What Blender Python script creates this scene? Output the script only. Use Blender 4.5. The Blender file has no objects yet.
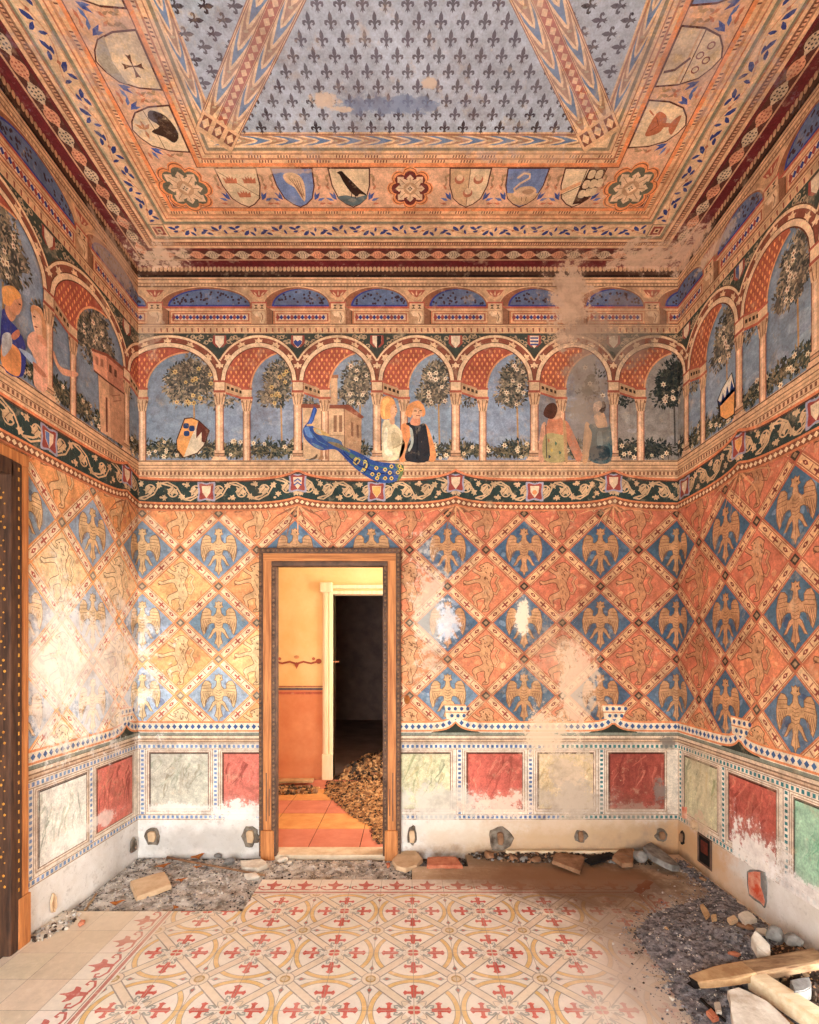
import bpy, bmesh, math, random
import numpy as np
from mathutils import Vector, Matrix, noise as mnoise
R = random.Random(7)
PI = math.pi
S = 133.2                      # wall units per metre (the unfolded wall drawing is made in these)
F = 497.0                      # focal length in pixels
CX, HY = 408.5, 648.0          # vanishing point
H = 1.5466                     # eye height
XL, XR, YB, YF = -2.03, 2.023, 3.731, -0.71
ZC = 4.4116
UL, UR = 138.0, 678.0          # corners in the unfolded drawing
COL = bpy.context.scene.collection
sc = bpy.context.scene

def lin(c):
    r = []
    for v in c[:3]:
        v = v / 255.0
        r.append(v / 12.92 if v <= 0.04045 else ((v + 0.055) / 1.055) ** 2.4)
    return r
def mixc(a, b, t):
    t = max(0.0, min(1.0, t))
    return tuple(a[i] * (1 - t) + b[i] * t for i in range(3))
def var(c, d=10):
    k = R.uniform(-d, d)
    return tuple(max(0, min(255, v + k + R.uniform(-d * .3, d * .3))) for v in c)

# ------------------------------------------------------------------ materials
class NT:
    def __init__(self, name):
        self.m = bpy.data.materials.new(name); self.m.use_nodes = True
        self.t = self.m.node_tree; self.n = self.t.nodes; self.l = self.t.links
        self.bsdf = self.n['Principled BSDF']
        self.bsdf.inputs['Roughness'].default_value = .9
        self.bsdf.inputs['Specular IOR Level'].default_value = .15
        tc = self.n.new('ShaderNodeTexCoord'); self.pos = tc.outputs['Object']
    def link(self, a, b): self.l.new(a, b)
    def setin(self, sock, v):
        if hasattr(v, 'is_output') or isinstance(v, bpy.types.NodeSocket): self.l.new(v, sock)
        else: sock.default_value = v
    def math(self, op, a, b=None, clamp=False):
        n = self.n.new('ShaderNodeMath'); n.operation = op; n.use_clamp = clamp
        self.setin(n.inputs[0], a)
        if b is not None: self.setin(n.inputs[1], b)
        return n.outputs[0]
    def vmath(self, op, a, b=None):
        n = self.n.new('ShaderNodeVectorMath'); n.operation = op
        self.setin(n.inputs[0], a)
        if b is not None: self.setin(n.inputs[1], b)
        return n.outputs['Value'] if op in ('LENGTH', 'DISTANCE', 'DOT_PRODUCT') else n.outputs[0]
    def noise(self, scale, detail=5, rough=.6, vec=None, color=False):
        n = self.n.new('ShaderNodeTexNoise'); n.inputs['Scale'].default_value = scale
        n.inputs['Detail'].default_value = detail; n.inputs['Roughness'].default_value = rough
        self.l.new(vec if vec is not None else self.pos, n.inputs['Vector'])
        return n.outputs['Color'] if color else n.outputs[0]
    def rng(self, v, a, b, c, d, smooth=False):
        n = self.n.new('ShaderNodeMapRange'); n.clamp = True
        if smooth: n.interpolation_type = 'SMOOTHSTEP'
        self.l.new(v, n.inputs[0])
        for i, x in enumerate((a, b, c, d)): n.inputs[1 + i].default_value = x
        return n.outputs[0]
    def mix(self, f, a, b, mode='MIX'):
        n = self.n.new('ShaderNodeMix'); n.data_type = 'RGBA'; n.blend_type = mode; n.clamp_factor = True
        self.setin(n.inputs[0], f)
        for sock, v in ((n.inputs[6], a), (n.inputs[7], b)):
            if isinstance(v, (tuple, list)): sock.default_value = (*lin(v), 1)
            else: self.l.new(v, sock)
        return n.outputs[2]
    def scalec(self, c, f):
        n = self.n.new('ShaderNodeVectorMath'); n.operation = 'SCALE'
        self.l.new(c, n.inputs[0]); self.setin(n.inputs[3], f); return n.outputs[0]
    def bump(self, h, strength=.3, dist=.005):
        n = self.n.new('ShaderNodeBump'); n.inputs['Strength'].default_value = strength
        n.inputs['Distance'].default_value = dist
        self.l.new(h, n.inputs['Height']); self.l.new(n.outputs[0], self.bsdf.inputs['Normal'])
    def out(self, c): self.l.new(c, self.bsdf.inputs['Base Color'])

def wpt(px, py):               # a point of the back wall
    return ((px - CX) / S, YB, (854 - py) / S)
def upt(u, v):                 # a point of the unfolded walls
    z = (854 - v) / S
    if u < UL: return (XL, YB - (UL - u) / S, z)
    if u > UR: return (XR, YB - (u - UR) / S, z)
    return ((u - CX) / S, YB, z)

# worn fresco places, and bright light painted on the left wall: (centre, radii in metres, colour, strength, raggedness)
def blob(u, v, ru, rv, col, st, rag=.9):
    return (upt(u, v), ru / S, rv / S, col, st, rag)
WEAR_AND_LIGHT = [
    blob(570, 300, 26, 52, (212, 176, 146), .95), blob(590, 335, 30, 22, (176, 148, 126), .8),
    blob(625, 345, 34, 24, (148, 136, 122), .6), blob(585, 385, 22, 40, (168, 150, 132), .7),
    blob(590, 430, 26, 42, (172, 154, 136), .45), blob(640, 310, 40, 26, (160, 132, 110), .45),
    blob(577, 690, 24, 52, (232, 204, 174), .7), blob(556, 660, 34, 46, (236, 204, 170), .3),
    blob(522, 618, 9, 26, (240, 222, 196), .95, .5), blob(545, 735, 24, 30, (226, 196, 164), .9),
    blob(441, 806, 62, 22, (212, 204, 190), .85), blob(495, 806, 46, 14, (232, 204, 182), .85),
    blob(570, 790, 26, 50, (214, 190, 164), .85), blob(575, 800, 46, 22, (188, 172, 156), .6),
    blob(640, 812, 44, 12, (176, 154, 136), .6), blob(668, 745, 8, 14, (140, 130, 120), .85),
    blob(660, 790, 10, 14, (150, 140, 132), .8), blob(240, 812, 36, 16, (236, 230, 220), .9),
    blob(178, 808, 40, 6, (240, 234, 224), .7), blob(430, 610, 20, 80, (240, 226, 206), .5),
    blob(447, 625, 14, 26, (226, 232, 240), .7), blob(380, 640, 16, 60, (240, 226, 206), .5),
    blob(170, 262, 40, 10, (232, 200, 170), .9), blob(640, 264, 40, 8, (226, 190, 160), .9),
    blob(150, 330, 14, 30, (206, 176, 150), .5),
    blob(60, 670, 110, 74, (250, 246, 240), .6), blob(18, 650, 40, 70, (250, 244, 232), .35),  # broad whitening here is strong daylight painted on, not worn plaster
    blob(50, 800, 60, 8, (246, 240, 230), .6), blob(100, 290, 40, 30, (214, 184, 158), .6),
    blob(790, 808, 36, 26, (246, 240, 232), .95), blob(712, 815, 30, 14, (216, 186, 156), .85),
    blob(850, 818, 60, 16, (246, 242, 238), .9), blob(720, 775, 18, 40, (214, 196, 160), .45),
    blob(700, 270, 34, 12, (226, 190, 162), .85), blob(740, 296, 40, 8, (220, 200, 180), .6),
]
def make_fresco():
    N = NT('fresco paint')
    a = N.n.new('ShaderNodeAttribute'); a.attribute_name = 'paint'
    n1 = N.noise(2.3, 7, .65); n2 = N.noise(21, 6, .7); n3 = N.noise(110, 3, .6)
    c = N.scalec(a.outputs['Color'], N.math('MULTIPLY', N.rng(n1, .3, .7, .82, 1.14), N.rng(n2, .3, .7, .74, 1.2)))
    c = N.scalec(c, N.rng(n3, .3, .7, .84, 1.14))
    n4 = N.noise(7.5, 9, .72)
    c = N.mix(N.rng(n4, .56, .72, 0, .6), c, (222, 190, 152))
    st = N.vmath('MULTIPLY', N.pos, (16, 16, .9))
    n5 = N.noise(1.6, 7, .65, vec=st)
    c = N.mix(N.rng(n5, .60, .74, 0, .34), c, (120, 84, 58))
    n6 = N.noise(30, 9, .8)
    c = N.mix(N.rng(n6, .63, .68, 0, .7), c, (228, 204, 172))
    rag = N.noise(6.5, 9, .72, color=True)
    rag = N.vmath('SUBTRACT', rag, (.5, .5, .5))
    for (p, ru, rv, col, s, rg) in WEAR_AND_LIGHT:
        d = N.vmath('SUBTRACT', N.pos, p)
        on_side = abs(p[0]) > 1.99
        d = N.vmath('MULTIPLY', d, ((3.0 if on_side else 1 / ru), (1 / ru if on_side else 3.0), 1 / rv))
        L = N.vmath('LENGTH', N.vmath('ADD', d, N.vmath('MULTIPLY', rag, (3.4 * rg,) * 3)))
        hard = N.rng(N.math('ADD', L, N.rng(n6, .25, .75, -.55, .55)), .62, .9, 1, 0, True)
        soft = N.rng(L, .2, 1.3, .42, 0, True)
        c = N.mix(N.math('MULTIPLY', N.math('MAXIMUM', hard, soft), s, True), c, col)
    for (x, y, rx, ry, col, s) in ((-.1, 2.62, .42, .06, (100, 132, 168), .75), (-.46, 2.60, .10, .045, (230, 200, 164), .9), (-.36, 2.64, .08, .02, (230, 200, 164), .9), (.1, 2.52, .05, .03, (226, 196, 160), .9), (-.9, 2.98, .5, .03, (232, 190, 150), .5), (.75, 2.9, .35, .05, (232, 190, 150), .4), (0, 2.4, 2, .5, (176, 176, 190), .3)):
        d = N.vmath('MULTIPLY', N.vmath('SUBTRACT', N.pos, (x, y, ZC)), (1 / rx, 1 / ry, 4))
        L = N.vmath('LENGTH', N.vmath('ADD', d, N.vmath('MULTIPLY', rag, (2.4, 2.4, 0))))
        hard = N.rng(N.math('ADD', L, N.rng(n6, .25, .75, -.5, .5)), .6, .95, 1, 0, True)
        c = N.mix(N.math('MULTIPLY', hard, s), c, col)
    # grime
    n7 = N.noise(4.2, 10, .75)
    c = N.mix(N.rng(n7, .5, .72, 0, .42), c, (112, 78, 56))
    hs = N.n.new('ShaderNodeHueSaturation'); hs.inputs['Saturation'].default_value = .87; hs.inputs['Value'].default_value = 1.1; hs.inputs['Hue'].default_value = .506
    gm = N.n.new('ShaderNodeGamma'); gm.inputs[1].default_value = 1.22; N.link(c, gm.inputs[0])
    N.link(gm.outputs[0], hs.inputs['Color']); c = hs.outputs[0]
    N.out(c)
    N.bump(n2, .25, .004)
    return N.m

def mat(name, col, col2=None, scale=8, rough=.9, bump=.3, bscale=40, detail=6, spec=.15, stretch=None, metal=0, contrast=(.35, .65)):
    N = NT(name)
    v = N.pos
    if stretch: v = N.vmath('MULTIPLY', N.pos, stretch)
    n = N.noise(scale, detail, .65, vec=v)
    c = N.mix(N.rng(n, contrast[0], contrast[1], 0, 1), col, col2 or tuple(x * .7 for x in col))
    N.out(c); N.bsdf.inputs['Roughness'].default_value = rough
    N.bsdf.inputs['Specular IOR Level'].default_value = spec
    N.bsdf.inputs['Metallic'].default_value = metal
    if bump: N.bump(N.noise(bscale, 6, .65, vec=v), bump, .006)
    return N.m

FRESCO = make_fresco()

def make_plaster():
    N = NT('bare lower plaster')
    n1 = N.noise(3.2, 8, .7); n2 = N.noise(18, 7, .7); n3 = N.noise(60, 5, .7)
    c = N.mix(N.rng(n1, .35, .65, 0, 1), (240, 236, 230), (216, 208, 196))
    c = N.mix(N.rng(n2, .55, .7, 0, .55), c, (170, 160, 148))
    c = N.mix(N.rng(n3, .64, .7, 0, .6), c, (120, 104, 90))
    # rising damp with a shape of its own on the right of the far wall
    rag = N.vmath('SUBTRACT', N.noise(5, 8, .7, color=True), (.5, .5, .5))
    for (u, v, ru, rv, col, s) in ((640, 838, 70, 20, (104, 86, 72), .85), (540, 852, 150, 9, (120, 92, 68), .9), (520, 842, 120, 16, (188, 156, 122), .8),
                                   (570, 826, 120, 28, (204, 170, 130), .75), (712, 836, 56, 30, (212, 168, 122), .9), (700, 856, 70, 8, (120, 90, 66), .8),
                                   (200, 842, 70, 16, (176, 168, 158), .6), (450, 832, 60, 18, (222, 208, 186), .6),
                                   (760, 850, 40, 16, (214, 176, 138), .6)):
        p = upt(u, v); side = abs(p[0]) > 1.99
        d = N.vmath('SUBTRACT', N.pos, p)
        d = N.vmath('MULTIPLY', d, ((3.0 if side else S / ru), (S / ru if side else 3.0), S / rv))
        d = N.vmath('ADD', d, N.vmath('MULTIPLY', rag, (2.0,) * 3))
        c = N.mix(N.math('MULTIPLY', N.rng(N.vmath('LENGTH', d), .4, 1.3, 1, 0, True), s), c, col)
    N.out(c); N.bump(n2, .4, .006)
    return N.m
PLASTER = make_plaster()

def make_floor_mat():
    N = NT('cement tile')
    a = N.n.new('ShaderNodeAttribute'); a.attribute_name = 'paint'
    n1 = N.noise(2.6, 7, .7); n2 = N.noise(26, 6, .7); n3 = N.noise(120, 4, .7)
    c = N.scalec(a.outputs['Color'], N.math('MULTIPLY', N.rng(n1, .3, .7, .86, 1.1), N.rng(n2, .3, .7, .9, 1.08)))
    c = N.mix(N.rng(n1, .44, .72, .0, .35), c, (230, 216, 198))
    c = N.mix(N.rng(n2, .55, .72, 0, .55), c, (236, 222, 204))
    c = N.mix(N.rng(n3, .66, .72, 0, .7), c, (140, 116, 96))
    rag = N.vmath('SUBTRACT', N.noise(3.4, 9, .72, color=True), (.5, .5, .5))
    for (x, y, rx, ry, col, s) in ((1.25, 3.25, .8, .36, (92, 60, 36), .88), (.75, 3.62, 1.1, .16, (84, 56, 36), .7), (.9, 3.36, .7, .18, (112, 76, 50), .66),
                                   (.75, 3.34, .9, .22, (150, 112, 82), .5), (1.25, 2.86, .42, .32, (126, 98, 74), .6), (1.15, 2.35, .22, .6, (168, 152, 138), .7),
                                   (-1.7, 2.75, .5, .25, (224, 206, 178), .4), (1.0, 2.1, .3, .5, (226, 214, 200), .5)):
        d = N.vmath('MULTIPLY', N.vmath('SUBTRACT', N.pos, (x, y, 0)), (1 / rx, 1 / ry, 1))
        d = N.vmath('ADD', d, N.vmath('MULTIPLY', rag, (1.6,) * 3))
        c = N.mix(N.math('MULTIPLY', N.rng(N.vmath('LENGTH', d), .5, 1.25, 1, 0, True), s), c, col)
    N.out(c); N.bsdf.inputs['Roughness'].default_value = .7
    N.bump(n2, .12, .003)
    return N.m
FLOORM = make_floor_mat()

M_WOOD = mat('varnished door casing wood', (214, 142, 82), (156, 92, 48), 5, .6, .25, 30, stretch=(14, 14, .7), spec=.3)
M_WOODH = mat('varnished door casing wood across', (214, 142, 82), (156, 92, 48), 5, .6, .25, 30, stretch=(.7, 14, 14), spec=.3)
M_DARK = mat('dark casing moulding', (112, 82, 64), (70, 52, 42), 12, .6, .3, 40, spec=.3)
M_DARKB = mat('dark studded lining', (96, 66, 48), (56, 40, 32), 8, .6, .2, 30, stretch=(6, 6, .6))
M_GOLD = mat('gold stud', (206, 146, 60), (160, 100, 40), 20, .5, 0)
M_BEAD = mat('worn bead', (150, 116, 86), (90, 66, 50), 30, .7, 0)
M_SILL = mat('pale stone threshold', (226, 206, 176), (196, 170, 140), 9)
M_OCHRE = mat('ochre distemper', (246, 214, 156), (238, 198, 134), 3, .95, .15)
M_PINK = mat('salmon distemper', (228, 156, 112), (216, 136, 94), 4, .95, .15)
M_WHITEWOOD = mat('cream painted joinery', (250, 226, 190), (240, 206, 160), 6, .7, .2, stretch=(6, 6, .6))
M_DARKROOM = mat('dim room plaster', (150, 124, 112), (120, 98, 90), 3)
M_REDLINE = mat('terracotta stencil', (170, 70, 44), (140, 52, 34), 20, .9, 0)
M_TERRA = mat('red cement floor', (206, 132, 108), (186, 110, 88), 6, .7, .2, contrast=(.3, .7))
M_TERRAO = mat('orange cement floor', (218, 160, 100), (198, 132, 80), 6, .7, .2)
M_GRAVEL = mat('grey ash gravel', (138, 132, 128), (66, 62, 62), 26, .95, .6, 120, contrast=(.4, .6))
M_GRAVEL2 = mat('pale dusty rubble', (206, 200, 192), (128, 118, 106), 14, .95, .6, 90, contrast=(.4, .62))
M_EARTH = mat('dark earth', (88, 70, 56), (46, 36, 30), 20, .95, .7, 70)
M_STRAW = mat('dry leaf litter', (196, 152, 104), (112, 76, 50), 22, .95, .6, 60, contrast=(.4, .6))
M_PALEST = mat('pale stone', (222, 212, 196), (184, 168, 148), 14, .9, .5, 60)
M_BEIGE = mat('beige cement tile', (216, 186, 150), (192, 158, 122), 12, .9, .3, 60)
M_BROWNST = mat('dusty brown tile', (158, 120, 90), (118, 84, 60), 14, .95, .4, 60)
M_MORTAR = mat('grey brown mortar', (150, 138, 122), (88, 74, 62), 14, .95, .8, 60)
M_GREYST = mat('grey mortar', (150, 146, 140), (104, 98, 92), 16, .95, .7, 60)
M_BRICK = mat('broken red brick', (200, 130, 98), (166, 92, 66), 16, .95, .6, 50)
M_LEAF = mat('dry brown leaf', (192, 120, 60), (136, 76, 38), 30, .9, .3)
M_PLANK = mat('weathered plank', (176, 144, 108), (116, 86, 62), 4, .9, .5, 16, stretch=(2, 9, 9))
M_PALEWOOD = mat('pale sawn timber', (240, 222, 190), (222, 196, 156), 5, .85, .3, 16, stretch=(2, 9, 9))
M_FRESH = mat('split pale wood', (206, 172, 128), (160, 122, 84), 10, .9, .5, 40)
M_CHAR = mat('charred wood', (40, 32, 28), (20, 17, 16), 20, .95, .6, 60)
M_HOLE = mat('dark hole', (60, 48, 40), (34, 28, 24), 20, .95, .6, 60)
M_REDPL = mat('old red underpaint', (206, 84, 56), (232, 190, 160), 12, .9, .4, 50)

# ------------------------------------------------------------------ objects
def props(o, label=None, cat=None, group=None, kind=None):
    if label: o['label'] = label
    if cat: o['category'] = cat
    if group: o['group'] = group
    if kind: o['kind'] = kind
    return o
def link(name, me, parent=None):
    o = bpy.data.objects.new(name, me); COL.objects.link(o)
    if parent: o.parent = parent
    return o
def obj(name, bm, mats, parent=None, smooth=False):
    me = bpy.data.meshes.new(name); bm.to_mesh(me); bm.free()
    for m in (mats if isinstance(mats, (list, tuple)) else [mats]): me.materials.append(m)
    if smooth:
        for p in me.polygons: p.use_smooth = True
    return link(name, me, parent)
def box(bm, a, b, mi=0):
    r = bmesh.ops.create_cube(bm, size=1)
    vs = r['verts']
    for v in vs:
        v.co = Vector((a[i] + (b[i] - a[i]) * (v.co[i] + .5) for i in range(3)))
    for f in {f for v in vs for f in v.link_faces}: f.material_index = mi
    return vs
def bevel(bm, w, seg=2):
    bmesh.ops.bevel(bm, geom=list(bm.edges), offset=w, segments=seg, affect='EDGES', profile=.6)

# ------------------------------------------------------------------ flat painting
STEP = .0002
class Art:
    def __init__(self): self.p = []
    def poly(self, pts, col, L=0):
        if len(pts) >= 3: self.p.append((pts, col, L))
    def rect(self, x0, y0, x1, y1, col, L=0): self.poly([(x0, y0), (x1, y0), (x1, y1), (x0, y1)], col, L)
    def ell(self, cx, cy, rx, ry, col, L=0, n=16, rot=0):
        c, s = math.cos(rot), math.sin(rot)
        self.poly([(cx + rx * math.cos(a) * c - ry * math.sin(a) * s, cy + rx * math.cos(a) * s + ry * math.sin(a) * c)
                   for a in (2 * PI * i / n for i in range(n))], col, L)
    def line(self, pts, w, col, L=0, w2=None, closed=False):
        n = len(pts)
        if closed: pts = list(pts) + [pts[0], pts[1]]; n += 1
        offs = []
        for i in range(n):
            a = pts[max(0, i - 1)] if not closed or i > 0 else pts[-3]
            b = pts[min(len(pts) - 1, i + 1)]
            dx, dy = b[0] - a[0], b[1] - a[1]
            d = math.hypot(dx, dy) or 1e-9
            ww = w if w2 is None else w + (w2 - w) * i / (n - 1)
            offs.append((-dy / d * ww / 2, dx / d * ww / 2))
        for i in range(n - 1):
            p, q, o, r = pts[i], pts[i + 1], offs[i], offs[i + 1]
            self.poly([(p[0] + o[0], p[1] + o[1]), (q[0] + r[0], q[1] + r[1]), (q[0] - r[0], q[1] - r[1]), (p[0] - o[0], p[1] - o[1])], col, L)
    def ring(self, cx, cy, rx, ry, w, col, L=0, n=32):
        self.line([(cx + rx * math.cos(2 * PI * i / n), cy + ry * math.sin(2 * PI * i / n)) for i in range(n)], w, col, L, closed=True)
    def shape(self, pts, cx, cy, k, col, L=0, rot=0, mirror=False, ky=None):
        c, s = math.cos(rot), math.sin(rot); ky = ky or k
        self.poly([(cx + x * c - y * s, cy + x * s + y * c) for x, y in (((-1 if mirror else 1) * px * k, py * ky) for px, py in pts)], col, L)
    def lens(self, x, y, ln, wd, rot, col, L=0):
        c, s = math.cos(rot), math.sin(rot)
        self.poly([(x + a * ln * c - b * wd * s, y + a * ln * s + b * wd * c) for a, b in
                   ((0, 0), (.3, .5), (.6, .42), (1, 0), (.6, -.42), (.3, -.5))], col, L)
    def flower(self, x, y, r, col, eye, L=0, n=6):
        a0 = R.uniform(0, 6)
        self.poly([(x + r * (1 if i % 2 else .55) * math.cos(a0 + PI * i / n), y + r * (1 if i % 2 else .55) * math.sin(a0 + PI * i / n)) for i in range(2 * n)], col, L)
        self.ell(x, y, r * .3, r * .3, eye, L + 1, 6)

def clip(pts, ax, val, keep_less):
    out = []; n = len(pts)
    for i in range(n):
        p, q = pts[i - 1], pts[i]
        ip = (p[ax] <= val) if keep_less else (p[ax] >= val)
        iq = (q[ax] <= val) if keep_less else (q[ax] >= val)
        if ip != iq:
            t = (val - p[ax]) / (q[ax] - p[ax])
            out.append((p[0] + t * (q[0] - p[0]), p[1] + t * (q[1] - p[1])))
        if iq: out.append(q)
    return out if len(out) >= 3 else None
def bb(pts):
    xs = [p[0] for p in pts]; ys = [p[1] for p in pts]
    return min(xs), max(xs), min(ys), max(ys)
def cut_rect(pts, u0, u1, v0):            # take away the door opening u0..u1 below v0
    a, b, c, d = bb(pts)
    if b <= u0 or a >= u1 or d <= v0: return [pts]
    out = []
    l = clip(pts, 0, u0, True); r = clip(pts, 0, u1, False)
    if l: out.append(l)
    if r: out.append(r)
    m = clip(pts, 0, u0, False); m = m and clip(m, 0, u1, True); m = m and clip(m, 1, v0, True)
    if m: out.append(m)
    return out

def build_polys(name, polys, fn, parent, material, smooth=False):
    """polys: (pts, colour, layer); fn(x, y, depth) -> point"""
    if not polys: return None
    verts = []; faces = []; cols = []
    for pts, col, L in polys:
        b = len(verts); d = (L + 1 + .85 * ((len(faces) * .6180339887) % 1)) * STEP
        for x, y in pts: verts.append(fn(x, y, d))
        faces.append(tuple(range(b, b + len(pts))))
        cols.extend([(*lin(col), 1.0)] * len(pts))
    me = bpy.data.meshes.new(name); me.from_pydata(verts, [], faces)
    at = me.color_attributes.new('paint', 'FLOAT_COLOR', 'CORNER')
    at.data.foreach_set('color', np.array(cols, dtype=np.float32).ravel())
    me.materials.append(material)
    return link(name, me, parent)

W = {}
D1 = (260.8, 400.0, 550.0)
D2 = (-200.0, -10.1, 514.0)
def f_back(u, v, d): return ((u - CX) / S, YB - d, (854 - v) / S)
def f_left(u, v, d): return (XL + d, YB - (UL - u) / S, (854 - v) / S)
def f_right(u, v, d): return (XR - d, YB - (u - UR) / S, (854 - v) / S)
UMIN, UMAX = UL - (YB - YF) * S, UR + (YB - YF) * S
def emit(art, name, parents=None, labels=None, base=0):
    """split the unfolded drawing over the three walls"""
    parts = {'left': [], 'back': [], 'right': []}
    for pts, col, L in art.p:
        L += base
        a, b, _, _ = bb(pts)
        if a < UL:
            q = pts if b <= UL else clip(pts, 0, UL, True)
            q = q if not q or a >= UMIN else clip(q, 0, UMIN, False)
            if q:
                for r in cut_rect(q, *D2): parts['left'].append((r, col, L))
        if b > UL and a < UR:
            q = pts if a >= UL else clip(pts, 0, UL, False)
            q = q if not q or b <= UR else clip(q, 0, UR, True)
            if q:
                for r in cut_rect(q, *D1): parts['back'].append((r, col, L))
        if b > UR:
            q = pts if a >= UR else clip(pts, 0, UR, False)
            q = q if not q or b <= UMAX else clip(q, 0, UMAX, True)
            if q: parts['right'].append((q, col, L))
    out = {}
    for k, fn in (('left', f_left), ('back', f_back), ('right', f_right)):
        if parts[k]:
            o = build_polys(name, parts[k], fn, (parents or W).get(k), FRESCO)
            out[k] = o
            if labels: o['label'] = labels
    return out

# palette
CREAM = (238, 200, 156); TAN = (216, 168, 122); BROWN = (128, 70, 44); RUST = (172, 84, 48); ORANGE = (240, 138, 36)
DEEPOR = (206, 92, 40); RED = (176, 58, 40); CRIM = (124, 18, 38); DKRED = (104, 30, 30); SKY = (150, 164, 176); NAVY = (50, 82, 156)
SKYD = (96, 122, 164); DKGR = (44, 66, 62); GREYG = (140, 132, 110); DKBR = (70, 44, 34); YEL = (244, 184, 76); PINKC = (226, 164, 124)
# ------------------------------------------------------------------ the shell
def shell():
    t = .12
    bm = bmesh.new()
    x0, x1 = (D1[0] - CX) / S, (D1[1] - CX) / S; zt = (854 - D1[2]) / S
    box(bm, (XL - t, YB, -.12), (x0, YB + t, ZC + .1)); box(bm, (x1, YB, -.12), (XR + t, YB + t, ZC + .1)); box(bm, (x0, YB, zt), (x1, YB + t, ZC + .1))
    W['back'] = props(obj('wall_back', bm, PLASTER), 'frescoed far wall with open doorway and painted arcade', 'wall', kind='structure')
    bm = bmesh.new()
    ya, yb2 = YB - (UL - D2[0]) / S, YB - (UL - D2[1]) / S; zt = (854 - D2[2]) / S
    box(bm, (XL - .3, yb2, -.12), (XL, YB, ZC + .1)); box(bm, (XL - .3, YF, -.12), (XL, ya, ZC + .1)); box(bm, (XL - .3, ya, zt), (XL, yb2, ZC + .1))
    W['left'] = props(obj('wall_left', bm, PLASTER), 'frescoed left wall with dark studded doorway at picture edge', 'wall', kind='structure')
    bm = bmesh.new()
    # right wall with a tall window near the camera
    wy0, wy1, wz0, wz1 = WIN_R
    box(bm, (XR, wy1, -.12), (XR + .3, YB, ZC + .1)); box(bm, (XR, YF, -.12), (XR + .3, wy0, ZC + .1))
    box(bm, (XR, wy0, wz1), (XR + .3, wy1, ZC + .1)); box(bm, (XR, wy0, -.12), (XR + .3, wy1, wz0))
    W['right'] = props(obj('wall_right', bm, PLASTER), 'frescoed right wall with rubble along its foot', 'wall', kind='structure')
    bm = bmesh.new()
    a, b, c, d = WIN_F
    box(bm, (XL - .3, YF - .3, -.12), (a, YF, ZC + .1)); box(bm, (b, YF - .3, -.12), (XR + .3, YF, ZC + .1))
    box(bm, (a, YF - .3, d), (b, YF, ZC + .1)); box(bm, (a, YF - .3, -.12), (b, YF, c))
    W['front'] = props(obj('wall_front', bm, PLASTER), 'plain wall behind the viewer with a tall window', 'wall', kind='structure')
    bm = bmesh.new(); box(bm, (XL - .3, YF - .3, ZC), (XR + .3, YB + t, ZC + .12))
    W['ceiling'] = props(obj('ceiling', bm, PLASTER), 'painted ceiling with blue fleur-de-lis panels and shields', 'ceiling', kind='structure')
    bm = bmesh.new(); box(bm, (XL - .3, YF - .3, -.16), (XR + .3, YB + t, -.035))
    W['floor'] = props(obj('floor', bm, M_EARTH), 'floor of red and yellow patterned cement tiles', 'floor', kind='structure')
WIN_R = (.55, 2.1, .05, 2.1)
WIN_F = (-1.7, .0, .02, 2.2)
shell()

# ------------------------------------------------------------------ fresco: arcade
FRONTS = [-502, -399, -296, -193, -90, 13, 116, 220, 298, 377, 455.5, 534, 613, 695, 771.5, 848, 925, 1002, 1079, 1156, 1233, 1310]
PEAKS = [-502, -296, -90, 116, 298, 455.5, 613, 771.5, 925, 1079, 1233, 1390]
CORB = [-463, -360, -257, -154, -51, 52, 155, 259, 338, 416.5, 495, 573, 652, 729, 806, 883, 960, 1037, 1114, 1191, 1268]

def foliage(A, cx, cy, rx, ry, n, pal, L, ln=(3, 5), nl=8):
    for i in range(int(n / 9)):
        a = R.uniform(0, 2 * PI); r = math.sqrt(R.random()) * .72
        x, y = cx + rx * r * math.cos(a), cy + ry * r * math.sin(a); q = R.uniform(.22, .4)
        A.poly([(x + rx * q * R.uniform(.7, 1.2) * math.cos(2 * PI * k / 9), y + ry * q * R.uniform(.7, 1.2) * math.sin(2 * PI * k / 9)) for k in range(9)], var(mixc(R.choice(pal), pal[0], .5), 6), L - 2 + R.random() * 1.8)
    for i in range(n):
        a = R.uniform(0, 2 * PI); r = math.sqrt(R.random())
        x, y = cx + rx * r * math.cos(a), cy + ry * r * math.sin(a)
        rot = a + R.uniform(-1.0, 1.0) if r > .6 else R.uniform(0, 2 * PI)
        A.lens(x, y, R.uniform(*ln), R.uniform(1.2, 2.2), rot, var(R.choice(pal), 8), L + R.randrange(nl))
TREEP = [(116, 108, 94), (146, 132, 112), (96, 96, 88), (168, 148, 122), (80, 82, 78), (190, 166, 134)]
DARKP = [(62, 72, 68), (78, 82, 74), (52, 62, 62), (96, 96, 84)]
BUSHP = [(98, 98, 82), (128, 116, 90), (78, 86, 76), (158, 138, 104), (62, 70, 66)]

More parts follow.
